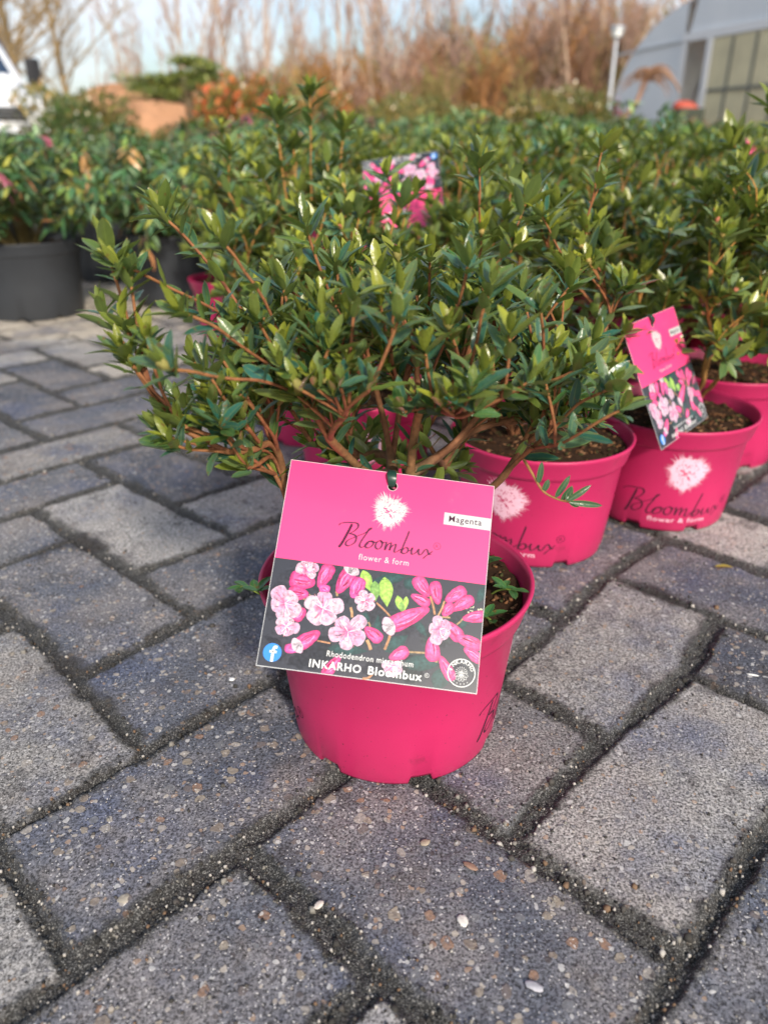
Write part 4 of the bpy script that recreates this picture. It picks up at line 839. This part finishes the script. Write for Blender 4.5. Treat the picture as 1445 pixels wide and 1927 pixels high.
BV = [arching(70 + k, [.30, .27, .32, .29][k], [.33, .36, .31, .38][k], 44) for k in range(4)]
GB = 'leathery-leaved shrubs in black pots'
def black_plant(x, y, k, rz=0, s=1, label='', full=True):
    root = empty('potted_evergreen', (x, y, 0), rz)
    if full: part('pot', BPOT, root); part('soil', BSOIL, root)
    for nm, me in zip(('stems', 'foliage'), BV[k % 4]):
        o = part(nm, me, root); o.scale = (s, s, s); o.location.z = 0
    return tag(root, label, 'potted plant', GB)
black_plant(-.845, 1.90, 0, .5, .95, 'bushy evergreen with drooping leaves in the largest-looking black pot at the left edge')
black_plant(-.835, 2.47, 1, 2.0, .95, 'evergreen in the black pot standing back in the gap between two nearer black pots')
black_plant(-.530, 2.06, 2, 3.6, .95, 'evergreen in the black pot just left of the nearest shrub, with yellow tips')
cnt = 0
for j in range(0, 17):
    y = 2.45 + .40 * j
    for i in range(-14, 22):
        x = i * .40 + (.2 if j % 2 else 0) + rr.uniform(-.05, .05); yy = y + rr.uniform(-.05, .05)
        if abs(x) > .56 * yy + .35: continue
        left = x < -.13 * yy
        if not left and yy < 3.75: continue
        if any((x - a) ** 2 + (yy - b) ** 2 < .09 for a, b in [(-.845, 1.9), (-.835, 2.47), (-.53, 2.06)]): continue
        s = rr.uniform(.92, 1.08) * (.92 if left else 1.16) * (1.0 if yy > 5 else 1)
        if x > 1.2: s *= .92
        cnt += 1
        black_plant(x, yy, cnt, rr.uniform(0, 6.28), s, 'leafy evergreen in the rows that run back on the left' if left else 'taller dark evergreen in the belt beyond the magenta pots', full=yy < 3.3)
# ------------------------------------------------------------------ tags in the middle, small litter
# ------------------------------------------------------------------ background
def frustum_pt(px, py, Y):
    """ground-plan position for a thing seen at that pixel column, Y metres away"""
    th = radians(25.5); x = (px - 722.5) / 1447; y = (py - 963.5) / 1447; d = (x, cos(th) - sin(th) * y, -sin(th) - cos(th) * y); t = Y / d[1]
    return d[0] * t, Y, .369 + d[2] * t

M_van = mat('white_paint', (.72, .75, .80), .25, .5, coat=.4)
M_glass = mat('dark_glass', (.03, .05, .09), .08, .8)
M_dark = mat('dark_trim', (.02, .02, .023), .5)
M_lampglass = mat('headlight_glass', (.72, .74, .76), .12, .8, coat=.5)
M_rubber = mat('rubber', (.015, .015, .015), .8)
M_chrome = mat('chrome_bar', (.6, .6, .6), .25, metal=.9)
M_orange = mat('orange_lamp', (.8, .25, .03), .3)
def van(x, y, rz):
    root = empty('parked_van', (x, y, 0), rz); tag(root, 'white van with dark side mirror parked at the left edge behind the rows', 'van')
    # body: cross-sections along its length (local -y is the front); each = (y, half width, z bottom, z shoulder, half width top, z top)
    S = [(-2.62, .78, .30, .62, .70, .70), (-2.55, .90, .26, .72, .80, .86), (-2.35, .96, .25, .80, .86, .98), (-1.75, .98, .25, 1.02, .84, 1.18), (-1.60, .98, .25, 1.08, .82, 1.24), (-.95, .99, .25, 1.25, .76, 1.98), (-.7, .99, .25, 1.3, .78, 2.10), (0, .99, .25, 1.3, .80, 2.16), (1.4, .99, .25, 1.3, .80, 2.16), (2.3, .98, .27, 1.3, .80, 2.14), (2.4, .95, .32, 1.3, .78, 2.05)]
    mb = MB(); V = []
    for yy, w, zb, zs, wt, zt in S:
        V += [(-w * .93, yy, zb), (-w, yy, zb + .12), (-w, yy, zs), (-wt, yy, zt - .04), (-wt * .82, yy, zt), (wt * .82, yy, zt), (wt, yy, zt - .04), (w, yy, zs), (w, yy, zb + .12), (w * .93, yy, zb)]
    n = 10; F = [(i * n + j, i * n + (j + 1) % n, (i + 1) * n + (j + 1) % n, (i + 1) * n + j) for i in range(len(S) - 1) for j in range(n)]
    mb.add(V, F); mb.add(V[:n], [tuple(range(n))]); mb.add(V[-n:], [tuple(range(n))[::-1]])
    body = mb.build('body', M_van, root, smooth=False); bevel(body, .05, 3)
    def quad(name, P, m, parent=root, th=.02):
        P = [Vector(p) for p in P]; nn = (P[1] - P[0]).cross(P[3] - P[0]).normalized()
        V = [tuple(p + nn * s) for s in (.012, -th) for p in P]
        o = MB().add(V, [(0, 1, 2, 3), (7, 6, 5, 4), (0, 4, 5, 1), (1, 5, 6, 2), (2, 6, 7, 3), (3, 7, 4, 0)]).build(name, m, parent, smooth=False); bevel(o, .008); return o
    quad('windscreen', [(-.76, -1.56, 1.27), (.76, -1.56, 1.27), (.68, -1.0, 1.90), (-.68, -1.0, 1.90)], M_glass)
    for s in (-1, 1):
        P = [(s * .975, -1.42, 1.14), (s * .985, -.25, 1.22), (s * .87, -.25, 1.88), (s * .86, -.92, 1.86)]
        quad('side_window', P if s > 0 else P[::-1], M_glass)
        v, f = box(s * .70, -2.52, .74, .38, .14, .22, -.25 * s); o = MB().add(v, f).build('headlight', M_lampglass, root, smooth=False); bevel(o, .05, 3)
        v, f = box(s * .60, -2.60, .40, .16, .06, .08); o = MB().add(v, f).build('fog_lamp', M_lampglass, root, smooth=False); bevel(o, .02)
        v, f = box(s * 1.14, -1.40, 1.34, .20, .12, .34, .12 * s); o = MB().add(v, f).build('side_mirror', M_dark, root, smooth=False); bevel(o, .04, 3)
        for yy in (-1.75, 1.5):
            a = MB(); V, F = lathe([(.05, -.11), (.30, -.11), (.335, -.08), (.34, 0), (.335, .08), (.30, .11), (.05, .11)], 40); V = np.stack([V[:, 2] + s * .88, V[:, 0] + yy, V[:, 1] + .34], 1)
            w = a.add(V, F).build('wheel', M_rubber, root); V, F = lathe([(0, .115), (.10, .125), (.21, .118), (.215, .09)], 30); V = np.stack([V[:, 2] * s + s * .88, V[:, 0] + yy, V[:, 1] + .34], 1); MB().add(V, F).build('hubcap', M_chrome, w)
    v, f = box(0, -2.60, .74, .98, .08, .17); g = MB().add(v, f).build('grille', M_dark, root, smooth=False); bevel(g, .02)
    for k in range(3): v, f = box(0, -2.646, .69 + .05 * k, .92, .012, .012); MB().add(v, f).build('grille_bar', M_chrome, g, smooth=False)
    v, f = box(0, -2.62, .42, 1.76, .12, .20); o = MB().add(v, f).build('bumper', M_dark, root, smooth=False); bevel(o, .04, 3)
    return root
vx, vy, vz = frustum_pt(-27, 176, 11.2)
van(vx - 2.62 * sin(.75), vy + 2.62 * cos(.75), .75)

M_al = mat('galvanised_steel', (.50, .53, .56), .45, metal=.6, noise=(8, .1))
def street_lamp(x, y, h):
    root = empty('lamp_post', (x, y, 0)); tag(root, 'grey lamp post with a pale lantern head, left of the polytunnel', 'lamp post')
    V, F = lathe([(.085, 0), (.085, .35), (.07, .4), (.055, h - .42), (.05, h - .38), (.05, h - .34)], 20); MB().add(V, F).build('pole', M_al, root)
    V, F = lathe([(.05, h - .36), (.16, h - .33), (.17, h - .31), (.16, h - .30), (.24, h - .08), (.23, h - .07)], 28); ln = MB().add(V, F).build('lantern', mat('opal_glass', (.42, .44, .43), .3), root)
    V, F = lathe([(.27, h - .08), (.28, h - .06), (.20, h), (.0, h + .03)], 28); MB().add(V, F).build('lantern_cap', M_al, root)
lx, ly, lz = frustum_pt(1145, 200, 30); street_lamp(lx, 30, 3.95)

# polytunnel: gable end faces us obliquely
def polytunnel():
    root = empty('polytunnel', (7.45, 22.1, 0), math.atan2(-.944, .33)); tag(root, 'large translucent polytunnel with a pale sliding door at the top right', 'greenhouse')
    M_film = bpy.data.materials.new('polythene_film'); M_film.use_nodes = True; g = NT(M_film); b = M_film.node_tree.nodes['Principled BSDF']
    vec = g.n('ShaderNodeTexCoord').outputs['Object']
    g.L(g.ramp(g.noise(vec, .6, 4), [(.3, (.66, .72, .78)), (.7, (.80, .85, .89))]), b.inputs['Base Color']); b.inputs['Roughness'].default_value = .35; b.inputs['Alpha'].default_value = .86
    M_cream = mat('cream_panel', (.60, .55, .36), .6, noise=(2, .12))
    M_frame = mat('white_frame', (.70, .72, .74), .4); M_mull = mat('grey_mullion', (.16, .17, .15), .6)
    # local x along the gable, local y = depth going back (left of travel)
    a, hh, c = 6.0, 3.75, 3.0; A = np.linspace(0, pi, 49); prof = [(c - a * abs(cos(t)) ** (2 / 2.9) * (1 if cos(t) > 0 else -1), hh * sin(t) ** (2 / 2.9)) for t in A]
    D = 26
    def strip(name, y0, y1, m, r0=1., parent=root, r1=None):
        V = [((x - c) * r0 + c, y0, z * r0) for x, z in prof] + [((x - c) * (r1 or r0) + c, y1, z * (r1 or r0)) for x, z in prof]; n = len(prof)
        return MB().add(V, [(i, i + 1, n + i + 1, n + i) for i in range(n - 1)]).build(name, m, parent)
    strip('roof_film', .02, D, M_film)
    # end wall film left of the door and above it
    dx0, dx1, dz = 0.0, 6.6, 2.65
    outline = [(x, z) for x, z in prof if x <= dx0]; outline = outline + [(dx0, 0)]
    def face(name, P, m, y=0.0, th=.02, parent=root):
        tri = tessellate_polygon([[Vector((x, z, 0)) for x, z in P]]); V = [(x, y, z) for x, z in P]; 
        return MB().add(V, tri).build(name, m, parent, smooth=False)
    face('end_wall_film', outline, M_film)
    top = [(dx0, dz)] + [(x, z) for x, z in prof if x > dx0 and z > dz] + [(dx1, dz)]
    face('gable_film', top, M_film, .004)
    def bar(name, x0, z0, x1, z1, w, m, y=-.03, d=.07):
        L = math.hypot(x1 - x0, z1 - z0); v, f = box(0, 0, 0, L, d, w); t = math.atan2(z1 - z0, x1 - x0)
        v = np.stack([v[:, 0] * cos(t) - v[:, 2] * sin(t) + (x0 + x1) / 2, v[:, 1] + y, v[:, 0] * sin(t) + v[:, 2] * cos(t) + (z0 + z1) / 2], 1); o = MB().add(v, f).build(name, m, root, smooth=False); return o
    bar('door_post', .0, 0, .0, dz, .16, M_frame); bar('door_post', .95, 0, .95, dz, .16, M_frame, -.06)
    bar('door_header', -.08, dz + .10, dx1, dz + .10, .18, M_frame, -.04); bar('upper_rail', -2.9, dz - .02, 9, dz + .30, .05, M_al, -.02)
    # sliding door with cream panels and grey mullions
    v, f = box(3.75, -.02, dz / 2 + .01, 5.4, .04, dz - .04); dr = MB().add(v, f).build('sliding_door', M_cream, root, smooth=False)
    for x in (1.7, 2.45, 3.2, 4.0, 4.8, 5.6): v, f = box(x, -.052, dz / 2, .07, .02, dz - .08); MB().add(v, f).build('mullion', M_mull, dr, smooth=False)
    for z in (1.55, .5): v, f = box(3.75, -.070, z, 5.3, .02, .07); MB().add(v, f).build('mullion', M_mull, dr, smooth=False)
    for k in range(10):
        y = .1 + k * 2.6
        V = []; n = len(prof); P = np.array([((x - c) * .99 + c, y, z * .99) for x, z in prof]); V, F = tube(P, np.full(n, .035), 6); MB().add(V, F).build('hoop', M_al, root)
    v, f = box(c, D + .02, 1.0, 2 * a - .4, .02, 2.0); MB().add(v, f).build('rear_board', M_film, root, smooth=False)
polytunnel()

# ---- woody plants
M_wood = mat('brown_bark', vcol=True, rough=.9, spec=.15, noise=(3, .2))  # vertex colours carry the wood's own warm browns
def bare_tree(seed, h=7, spread=.35, trunk=.09, col=(.30, .19, .12), levels=3, nb=9, birch=False, twigcol=(.32, .17, .11)):
    r = np.random.default_rng(seed); tr = MB(); cr = MB()
    def branch(p, d, L, rad, lev, mb):
        n = 6; pts = [p]; dd = d.copy()
        for i in range(n): dd = dd + r.normal(0, .09, 3) + np.array([0, 0, .05]); dd /= np.linalg.norm(dd); pts.append(pts[-1] + dd * L / n)
        pts = np.array(pts); V, F = tube(pts, np.linspace(rad, rad * .35, n + 1), 5 if lev < 2 else 3)
        c = np.array(col) * r.uniform(.8, 1.2) if lev < 2 else np.array(twigcol) * r.uniform(.7, 1.3); mb.add(V, F, c)
        if lev < levels:
            for k in range(nb if lev else int(nb * 1.6)):
                t = r.uniform(.18 if lev else .22, 1); q = pts[min(int(t * n), n - 1)] + (pts[min(int(t * n) + 1, n)] - pts[min(int(t * n), n - 1)]) * (t * n % 1)
                a = r.uniform(0, 6.28); e = dd * (1.0 if birch else .7) + np.array([cos(a), sin(a), .15]) * (.55 if birch else .95); e /= np.linalg.norm(e)
                branch(q, e, L * spread * r.uniform(.6, 1.25) * (1.15 - .5 * t), max(rad * .34 * (1.1 - .5 * t), .008), lev + 1, cr)
    branch(np.zeros(3), np.array([0, 0, 1.]), h, trunk, 0, tr)
    return tr.mesh('trunk', M_wood), cr.mesh('crown', M_wood)
BIRCH = [bare_tree(s, 8.5, .26, .075, (.46, .34, .25), 3, 9, True, (.44, .28, .22)) for s in (1, 2, 3, 4)]
OAK = [bare_tree(s, 5.5, .58, .13, (.26, .19, .10), 3, 8, False, (.38, .26, .12)) for s in (11, 12)]
def bare(pair, x, y, rz, s, label, group, name='bare_tree'):
    root = empty(name, (x, y, 0), rz, s); part('trunk', pair[0], root); part('crown', pair[1], root); return tag(root, label, 'tree', group)
for n, (px, Y, s, k) in enumerate([(-30, 19, .95, 0), (60, 21, 1.0, 1), (135, 26, .95, 0), (20, 27, 1.1, 1)]):
    x, _, _ = frustum_pt(px, 200, Y); bare(OAK[k], x, Y, n * 1.3, s, ['spreading bare tree at the far left edge above the van', 'spreading bare tree just right of the van', 'spreading bare tree between the van and the open sky', 'taller spreading bare tree behind the others above the van'][n], 'bare spreading trees at the left')
q = random.Random(5)
for n in range(64):
    px = 180 + n * 16 + q.uniform(-9, 9); Y = q.uniform(33, 48); x, _, _ = frustum_pt(px, 200, Y); s = q.uniform(.8, 1.25) * (.6 if px < 330 else 1)
    bare(BIRCH[n % 4], x, Y, q.uniform(0, 6), s, 'slender bare birch-like tree in the wood along the horizon', 'slender bare trees along the horizon')
# brush and saplings that read as one brown mass
def thicket():
    r = np.random.default_rng(77); mb = MB(); pal = np.array([(.30, .17, .11), (.38, .19, .08), (.20, .14, .10), (.42, .22, .07), (.30, .20, .16), (.25, .21, .08)])
    def sapling():
        S = []          # segments: x0 y0 z0 x1 y1 z1 w0 w1, unit height
        def br(p, d, L, w, lev):
            n = 4 if lev == 0 else 3
            for i in range(n):
                d = d + r.normal(0, .10, 3); d /= np.linalg.norm(d); q = p + d * L / n; S.append([*p, *q, w * (1 - .2 * i), w * (1 - .2 * (i + 1))]); p = q
                if lev < 2:
                    for k in range(4 if lev == 0 else 3):
                        a = r.uniform(0, 6.28); e = d * .9 + np.array([cos(a), sin(a), .35]) * r.uniform(.35, .8); e /= np.linalg.norm(e); br(p - d * L / n * r.random(), e, L * r.uniform(.3, .55), w * .55, lev + 1)
        br(np.zeros(3), np.array([0, 0, 1.]), .8, .010, 0); return np.array(S)
    T = [sapling() for _ in range(8)]; VV, CC = [], []
    for n in range(1500):
        Y = r.uniform(33, 50); px = r.uniform(-250, 1750); X = (px - 722) / 1447 * Y * 1.03
        h = np.interp(px, [0, 200, 330, 430, 560, 800, 1000, 1445], [1.9, 1.7, 2.0, 2.5, 3.1, 3.8, 4.6, 5.4]) * (.55 + .8 * float(fbm(np.array(px / 70), np.array(Y * .2), 3, 4))) * (Y / 38) * r.uniform(.55, 1.25)
        S = T[n % 8]; a = r.uniform(0, 6.28); c, s_ = cos(a), sin(a); P = S[:, :3] * (h, h, h); Q = S[:, 3:6] * h
        rot = lambda A: np.stack([A[:, 0] * c - A[:, 1] * s_ + X, A[:, 0] * s_ + A[:, 1] * c + Y, A[:, 2]], 1); P, Q = rot(P), rot(Q)
        dd = Q - P; b = r.uniform(0, pi, len(P)); side = np.cross(dd, np.stack([np.cos(b), np.sin(b), 0 * b], 1)); side /= np.linalg.norm(side, axis=1)[:, None] + 1e-9
        w0 = (S[:, 6] * h)[:, None] * .8 + .007; w1 = (S[:, 7] * h)[:, None] * .8 + .007
        VV.append(np.stack([P - side * w0, P + side * w0, Q + side * w1, Q - side * w1], 1).reshape(-1, 3))
        col = pal[int(float(fbm(np.array(px / 50), np.array(Y * .3), 2, 9)) * 9) % 6 if r.random() < .65 else r.integers(6)] * r.uniform(.75, 1.25); CC.append(np.repeat(col[None], len(P) * 4, 0))
    V = np.concatenate(VV); F = np.arange(len(V)).reshape(-1, 4); mb.add(V, F, np.concatenate(CC)); tag(mb.build('thicket', M_wood), 'brown leafless brushwood filling the wood along the horizon', 'brushwood', kind='stuff')
thicket()

def bush_mesh(seed, R, H, n, ll, cols, flat=1.0):
    r = np.random.default_rng(seed); lf = MB(); v = r.normal(0, 1, (n, 3)); v /= np.linalg.norm(v, axis=1)[:, None]; v[:, 2] = np.abs(v[:, 2])
    k = r.uniform(.3, 1, n) ** .4; lump = .8 + .4 * fbm(v[:, 0] * 3 + 5, v[:, 1] * 3 + v[:, 2] * 2 + 5, 3, seed); P = v * (k * lump)[:, None] * np.array([R, R, H]) + np.array([0, 0, .1 * H])
    D = v + r.normal(0, .5, (n, 3)); C = np.array(cols)[r.integers(0, len(cols), n)] * r.uniform(.65, 1.3, (n, 1)); L = ll * r.uniform(.6, 1.3, n)
    leaves(lf, P, D, r.normal(0, 1, (n, 3)), L, L * .4, r.uniform(0, .3, n), C, 4, fold=.05)
    st = MB()
    for i in range(14):
        q = P[r.integers(0, n)] * .8; V, F = tube(bez(np.zeros(3), q * np.array([.3, .3, .7]), q, 6), np.linspace(.02, .004, 6) * R * 1.5, 5); st.add(V, F, (.16, .10, .06))
    return lf.mesh('crown', M_leaf2), st.mesh('stems', M_bark)
def bush(px, Y, me, s, label, cat='shrub', group=None, name='shrub', z=0):
    x, _, _ = frustum_pt(px, 200, Y); root = empty(name, (x, Y, z), px * .1, s); part('foliage' if 'shrub' in name else 'crown', me[0], root); part('stems', me[1], root); return tag(root, label, cat, group)
RED = bush_mesh(5, .55, .95, 2600, .085, [(.50, .09, .03), (.58, .16, .05), (.30, .20, .05), (.16, .18, .04), (.42, .13, .04)])
GRN = bush_mesh(6, .5, .8, 2200, .07, [(.05, .09, .025), (.08, .12, .03), (.04, .07, .03)])
OCH = bush_mesh(7, .7, .9, 2600, .09, [(.30, .22, .07), (.24, .20, .05), (.36, .22, .09), (.16, .15, .05)])
BALL = bush_mesh(8, .3, .42, 2200, .03, [(.03, .055, .035), (.035, .07, .04)])
for px, Y, s, l in [(432, 10.0, .98, 'rounded shrub with red and orange young leaves, left one of the coloured pair'), (492, 10.4, 1.0, 'rounded shrub with orange-red tips, between the red shrub and a smaller one'), (528, 11.0, .82, 'smallest orange-red shrub, right end of the coloured group'), (400, 11.5, .85, 'orange-red shrub beneath the right end of the spreading conifer'), (612, 11.0, .92, 'dark red-leaved shrub before the birch trunks right of the tall shoot'), (1310, 12, .62, 'orange-tipped shrub in front of the sliding door')]:
    bush(px, Y, RED, s, l, group='shrubs with red young leaves')
for px, Y, m_, s, l in [(90, 12, OCH, 1.1, 'ochre-brown shrub beside the front of the van'), (125, 10.5, GRN, .95, 'dark green shrub between the van and the orange bank'), (170, 13, OCH, 1.1, 'ochre shrub at the left foot of the orange bank'), (560, 14, OCH, 1.0, 'ochre shrub behind the coloured shrubs'), (640, 14.5, OCH, 1.0, 'ochre-brown shrub right of the dark red one'), (1010, 20, OCH, 1.5, 'olive shrub in front of the wood left of the lamp post'), (1085, 22, OCH, 1.7, 'yellow-olive shrub close to the foot of the lamp post'), (330, 12, OCH, .62, 'low ochre shrub in front of the orange bank'), (740, 16, OCH, 1.2, 'ochre shrub before the middle of the wood'), (800, 19, OCH, 1.3, 'broad ochre shrub before the brown wood'), (890, 18, OCH, 1.1, 'ochre shrub at the foot of the brown wood'), (240, 11, OCH, .55, 'low dry shrub on the front of the orange bank')]:
    bush(px, Y, m_, s, l, group='ochre and green shrubs in the distance')
bush(372, 8.6, BALL, 1.25, 'clipped dark green ball shrub right of the orange bank')

def earth_bank():
    m = mat('orange_earth', (.42, .23, .13), .95, .1, noise=(1.6, .35), bump=(6, .8, .08)); n = 80; X, Y = np.meshgrid(np.linspace(-1, 1, n), np.linspace(-1, 1, n)); 
    Z = np.clip(1 - X ** 2 - Y ** 2, 0, 1) ** .8 * (.75 + .5 * fbm(X * 2.5 + 4, Y * 2.5 + 4, 4, 3)) * 1.35 - .02
    cx, cy, _ = frustum_pt(275, 200, 15.5); V = np.stack([X * 2.7 + cx, Y * 1.6 + cy, Z], -1).reshape(-1, 3); i, j = np.meshgrid(np.arange(n - 1), np.arange(n - 1), indexing='ij'); q_ = i * n + j
    tag(MB().add(V, np.stack([q_, q_ + 1, q_ + n + 1, q_ + n], -1).reshape(-1, 4)).build('earth_bank', m), kind='structure')
earth_bank()

def conifer():
    x, y, _ = frustum_pt(350, 150, 11.5); root = empty('spreading_conifer', (x, y, 0)); tag(root, 'low flat-topped conifer with wide layered branches over the orange bank', 'tree')
    r = np.random.default_rng(31); tr = MB(); lf = MB(); V, F = tube([(0, 0, 0), (.05, 0, .5), (.0, .03, 1.0), (.1, 0, 1.1), (.16, 0, 1.30)], [.09, .08, .06, .04, .015], 8); tr.add(V, F, (.14, .10, .06))
    P, D, N, C = [], [], [], []
    for k in range(34):
        left = k < 25; a = r.uniform(2.6, 3.7) if left and k < 17 else r.uniform(-1.0, 1.0) if left else r.uniform(0, 6.28); L = r.uniform(.35, .92) if left else r.uniform(.15, .42)
        b = np.array([.0, 0, r.uniform(.85, 1.12)]) if left else np.array([.15, 0, r.uniform(1.0, 1.32)])
        if a < 2: L *= .7
        e = b + np.array([cos(a) * L, sin(a) * L * .6, r.uniform(.02, .16) if left else r.uniform(-.02, .08)]); pts = bez(b, (b + e) / 2 + (0, 0, .10), e, 9); V, F = tube(pts, np.linspace(.022, .005, 9), 5); tr.add(V, F, (.14, .10, .06))
        for i in range(2, 9):
            for m_ in range(26): P.append(pts[i] + r.normal(0, .055, 3) * (1, 1, .35)); d = r.normal(0, 1, 3); d[2] = abs(d[2]) * .6; D.append(d); N.append(r.normal(0, 1, 3)); C.append(np.array([(.30, .34, .06), (.22, .28, .06), (.36, .36, .08), (.12, .16, .05)][r.integers(4)]) * r.uniform(.7, 1.2))
    n = len(P); leaves(lf, np.array(P), np.array(D), np.array(N), r.uniform(.04, .09, n), np.full(n, .016), np.full(n, .1), np.array(C), 4)
    tr.build('trunk', M_bark, root); lf.build('crown', M_leaf2, root)
conifer()

def weeping_tree():
    x, y, _ = frustum_pt(1166, 215, 17); root = empty('weeping_tree', (x, y, 0), 0, .92); tag(root, 'small leaning brown weeping tree in front of the polytunnel film', 'tree')
    tr = MB(); cr = MB(); r = np.random.default_rng(2); V, F = tube(spline([(0, 0, 0), (.02, 0, .8), (.28, 0, 1.15), (.42, 0, 1.55), (.50, 0, 1.75)], 4), np.linspace(.06, .03, 17), 7); tr.add(V, F, (.34, .18, .10))
    for k in range(70):
        a = r.uniform(0, 6.28); L = r.uniform(.2, .62); b = np.array([.5, 0, 1.72 + r.uniform(-.1, .1)]); e = b + np.array([cos(a) * L, sin(a) * L, -r.uniform(.0, .45) * L * 1.5]); V, F = tube(bez(b, (b + e) / 2 + (0, 0, .22), e, 6), np.linspace(.016, .005, 6), 4); cr.add(V, F, np.array([.30, .17, .10]) * r.uniform(.6, 1.2))
    V, F = tube(spline([(.5, 0, 1.75), (.8, 0, 1.82), (1.05, 0, 1.62), (1.2, 0, 1.42)], 4), np.linspace(.05, .02, 13), 6); cr.add(V, F, (.38, .22, .13))
    tr.build('trunk', M_wood, root); cr.build('crown', M_wood, root)
weeping_tree()

def worker_cart():
    """red-orange sacks on a dark trolley in the doorway"""
    x, y, _ = frustum_pt(1297, 190, 19.5); root = empty('loaded_trolley', (x, y, 0), 0, .95); tag(root, 'dark trolley with red-orange covers standing in the polytunnel doorway', 'trolley')
    v, f = box(0, 0, .95, .62, .5, .45); o = MB().add(v, f).build('crate', mat('dark_crate', (.03, .04, .025), .7), root, smooth=False); bevel(o, .03)
    V, F = lathe([(.0, .16), (.14, .15), (.26, .08), (.31, 0), (.30, -.03)], 24); V = V * (1, .7, 1) + (-.08, 0, 1.18); V[:, 0] += (V[:, 2] - 1.2) * -.5; MB().add(V, F).build('cover', mat('red_sheet', (.42, .07, .04), .6), root)
    v, f = box(.1, -.26, .64, .4, .06, .36); o = MB().add(v, f).build('front_panel', mat('orange_sheet', (.42, .10, .05), .6), root, smooth=False); bevel(o, .02)
    v, f = box(0, 0, .40, .66, .5, .08); MB().add(v, f).build('deck', M_dark, root, smooth=False)
    for sx in (-1, 1):
        for sy in (-1, 1): V, F = lathe([(.0, -.03), (.14, -.03), (.15, 0), (.14, .03), (0, .03)], 20); V = np.stack([V[:, 2] + sx * .26, V[:, 0] + sy * .18, V[:, 1] + .15], 1); MB().add(V, F).build('wheel', M_rubber, root)
        v, f = box(sx * .28, 0, .27, .03, .40, .20); MB().add(v, f).build('bracket', M_dark, root, smooth=False)
worker_cart()

# ---- litter on the paving
def litter():
    lf = MB(); leaves(lf, np.array([[0, 0, .001]]), np.array([[1, .1, .02]]), np.array([[0, 0, 1.]]), np.array([.020]), np.array([.006]), np.array([.12]), np.array([[.42, .30, .05]]), 6)
    o = lf.build('fallen_leaf', M_leaf2); o.location = (.318, .645, .002); tag(o, 'small yellow fallen leaf on the pavers right of the pots', 'leaf')
    g = lambda n, xy, sc, col, rz, lab, cat: None
    for nm, px, py, L, W, c, rz, lab, cat in [('white_chip', 870, 1735, .010, .007, (.62, .60, .56), 1.9, 'curled white shell chip on the dark paver in the foreground', 'chip'), ('straw_piece', 1415, 1272, .011, .0028, (.75, .75, .72), -.3, 'short white straw piece on the right-hand pavers', 'litter'), ('pebble', 235, 1695, .011, .009, (.32, .29, .24), .5, 'pale pebble on the lower left paver', 'stone'), ('pebble', 885, 1632, .012, .0055, (.24, .15, .11), -.6, 'reddish oval pebble below the pot', 'stone'), ('pebble', 800, 1588, .008, .006, (.30, .25, .19), .4, 'tan pebble nearest below the pot base', 'stone'), ('pebble', 437, 1280, .006, .005, (.70, .72, .74), 0, 'small white pebble left of the card', 'stone'), ('pebble', 1004, 1858, .012, .006, (.36, .36, .40), -.4, 'grey-violet oval pebble at the bottom', 'stone'), ('pebble', 600, 1705, .008, .005, (.55, .5, .45), .9, 'pale pebble left of the shell chip', 'stone')]:
        th = radians(25.5); x = (px - 722.5) / 1447; y = (py - 963.5) / 1447; d = (x, cos(th) - sin(th) * y, -sin(th) - cos(th) * y); t = -.369 / d[2]
        n = 14; rngp = np.random.default_rng(px); mb = MB(); V, F = lathe([(0, .16), (.25, .15), (.42, .08), (.5, -.02), (.44, -.14), (0, -.2)], n); L *= .78; W *= .78; V = V * (L, W, min(L, W) * .8); V *= 1 + .12 * rngp.normal(0, 1, (len(V), 1)).clip(-1, 1)
        o = mb.add(V, F, c).build(nm, M_pebble); o.location = (d[0] * t, d[1] * t, .0012); o.rotation_euler = (0, 0, rz); tag(o, lab, cat)
M_pebble = mat('pebble_stone', vcol=True, rough=.6, noise=(300, .2))
litter()
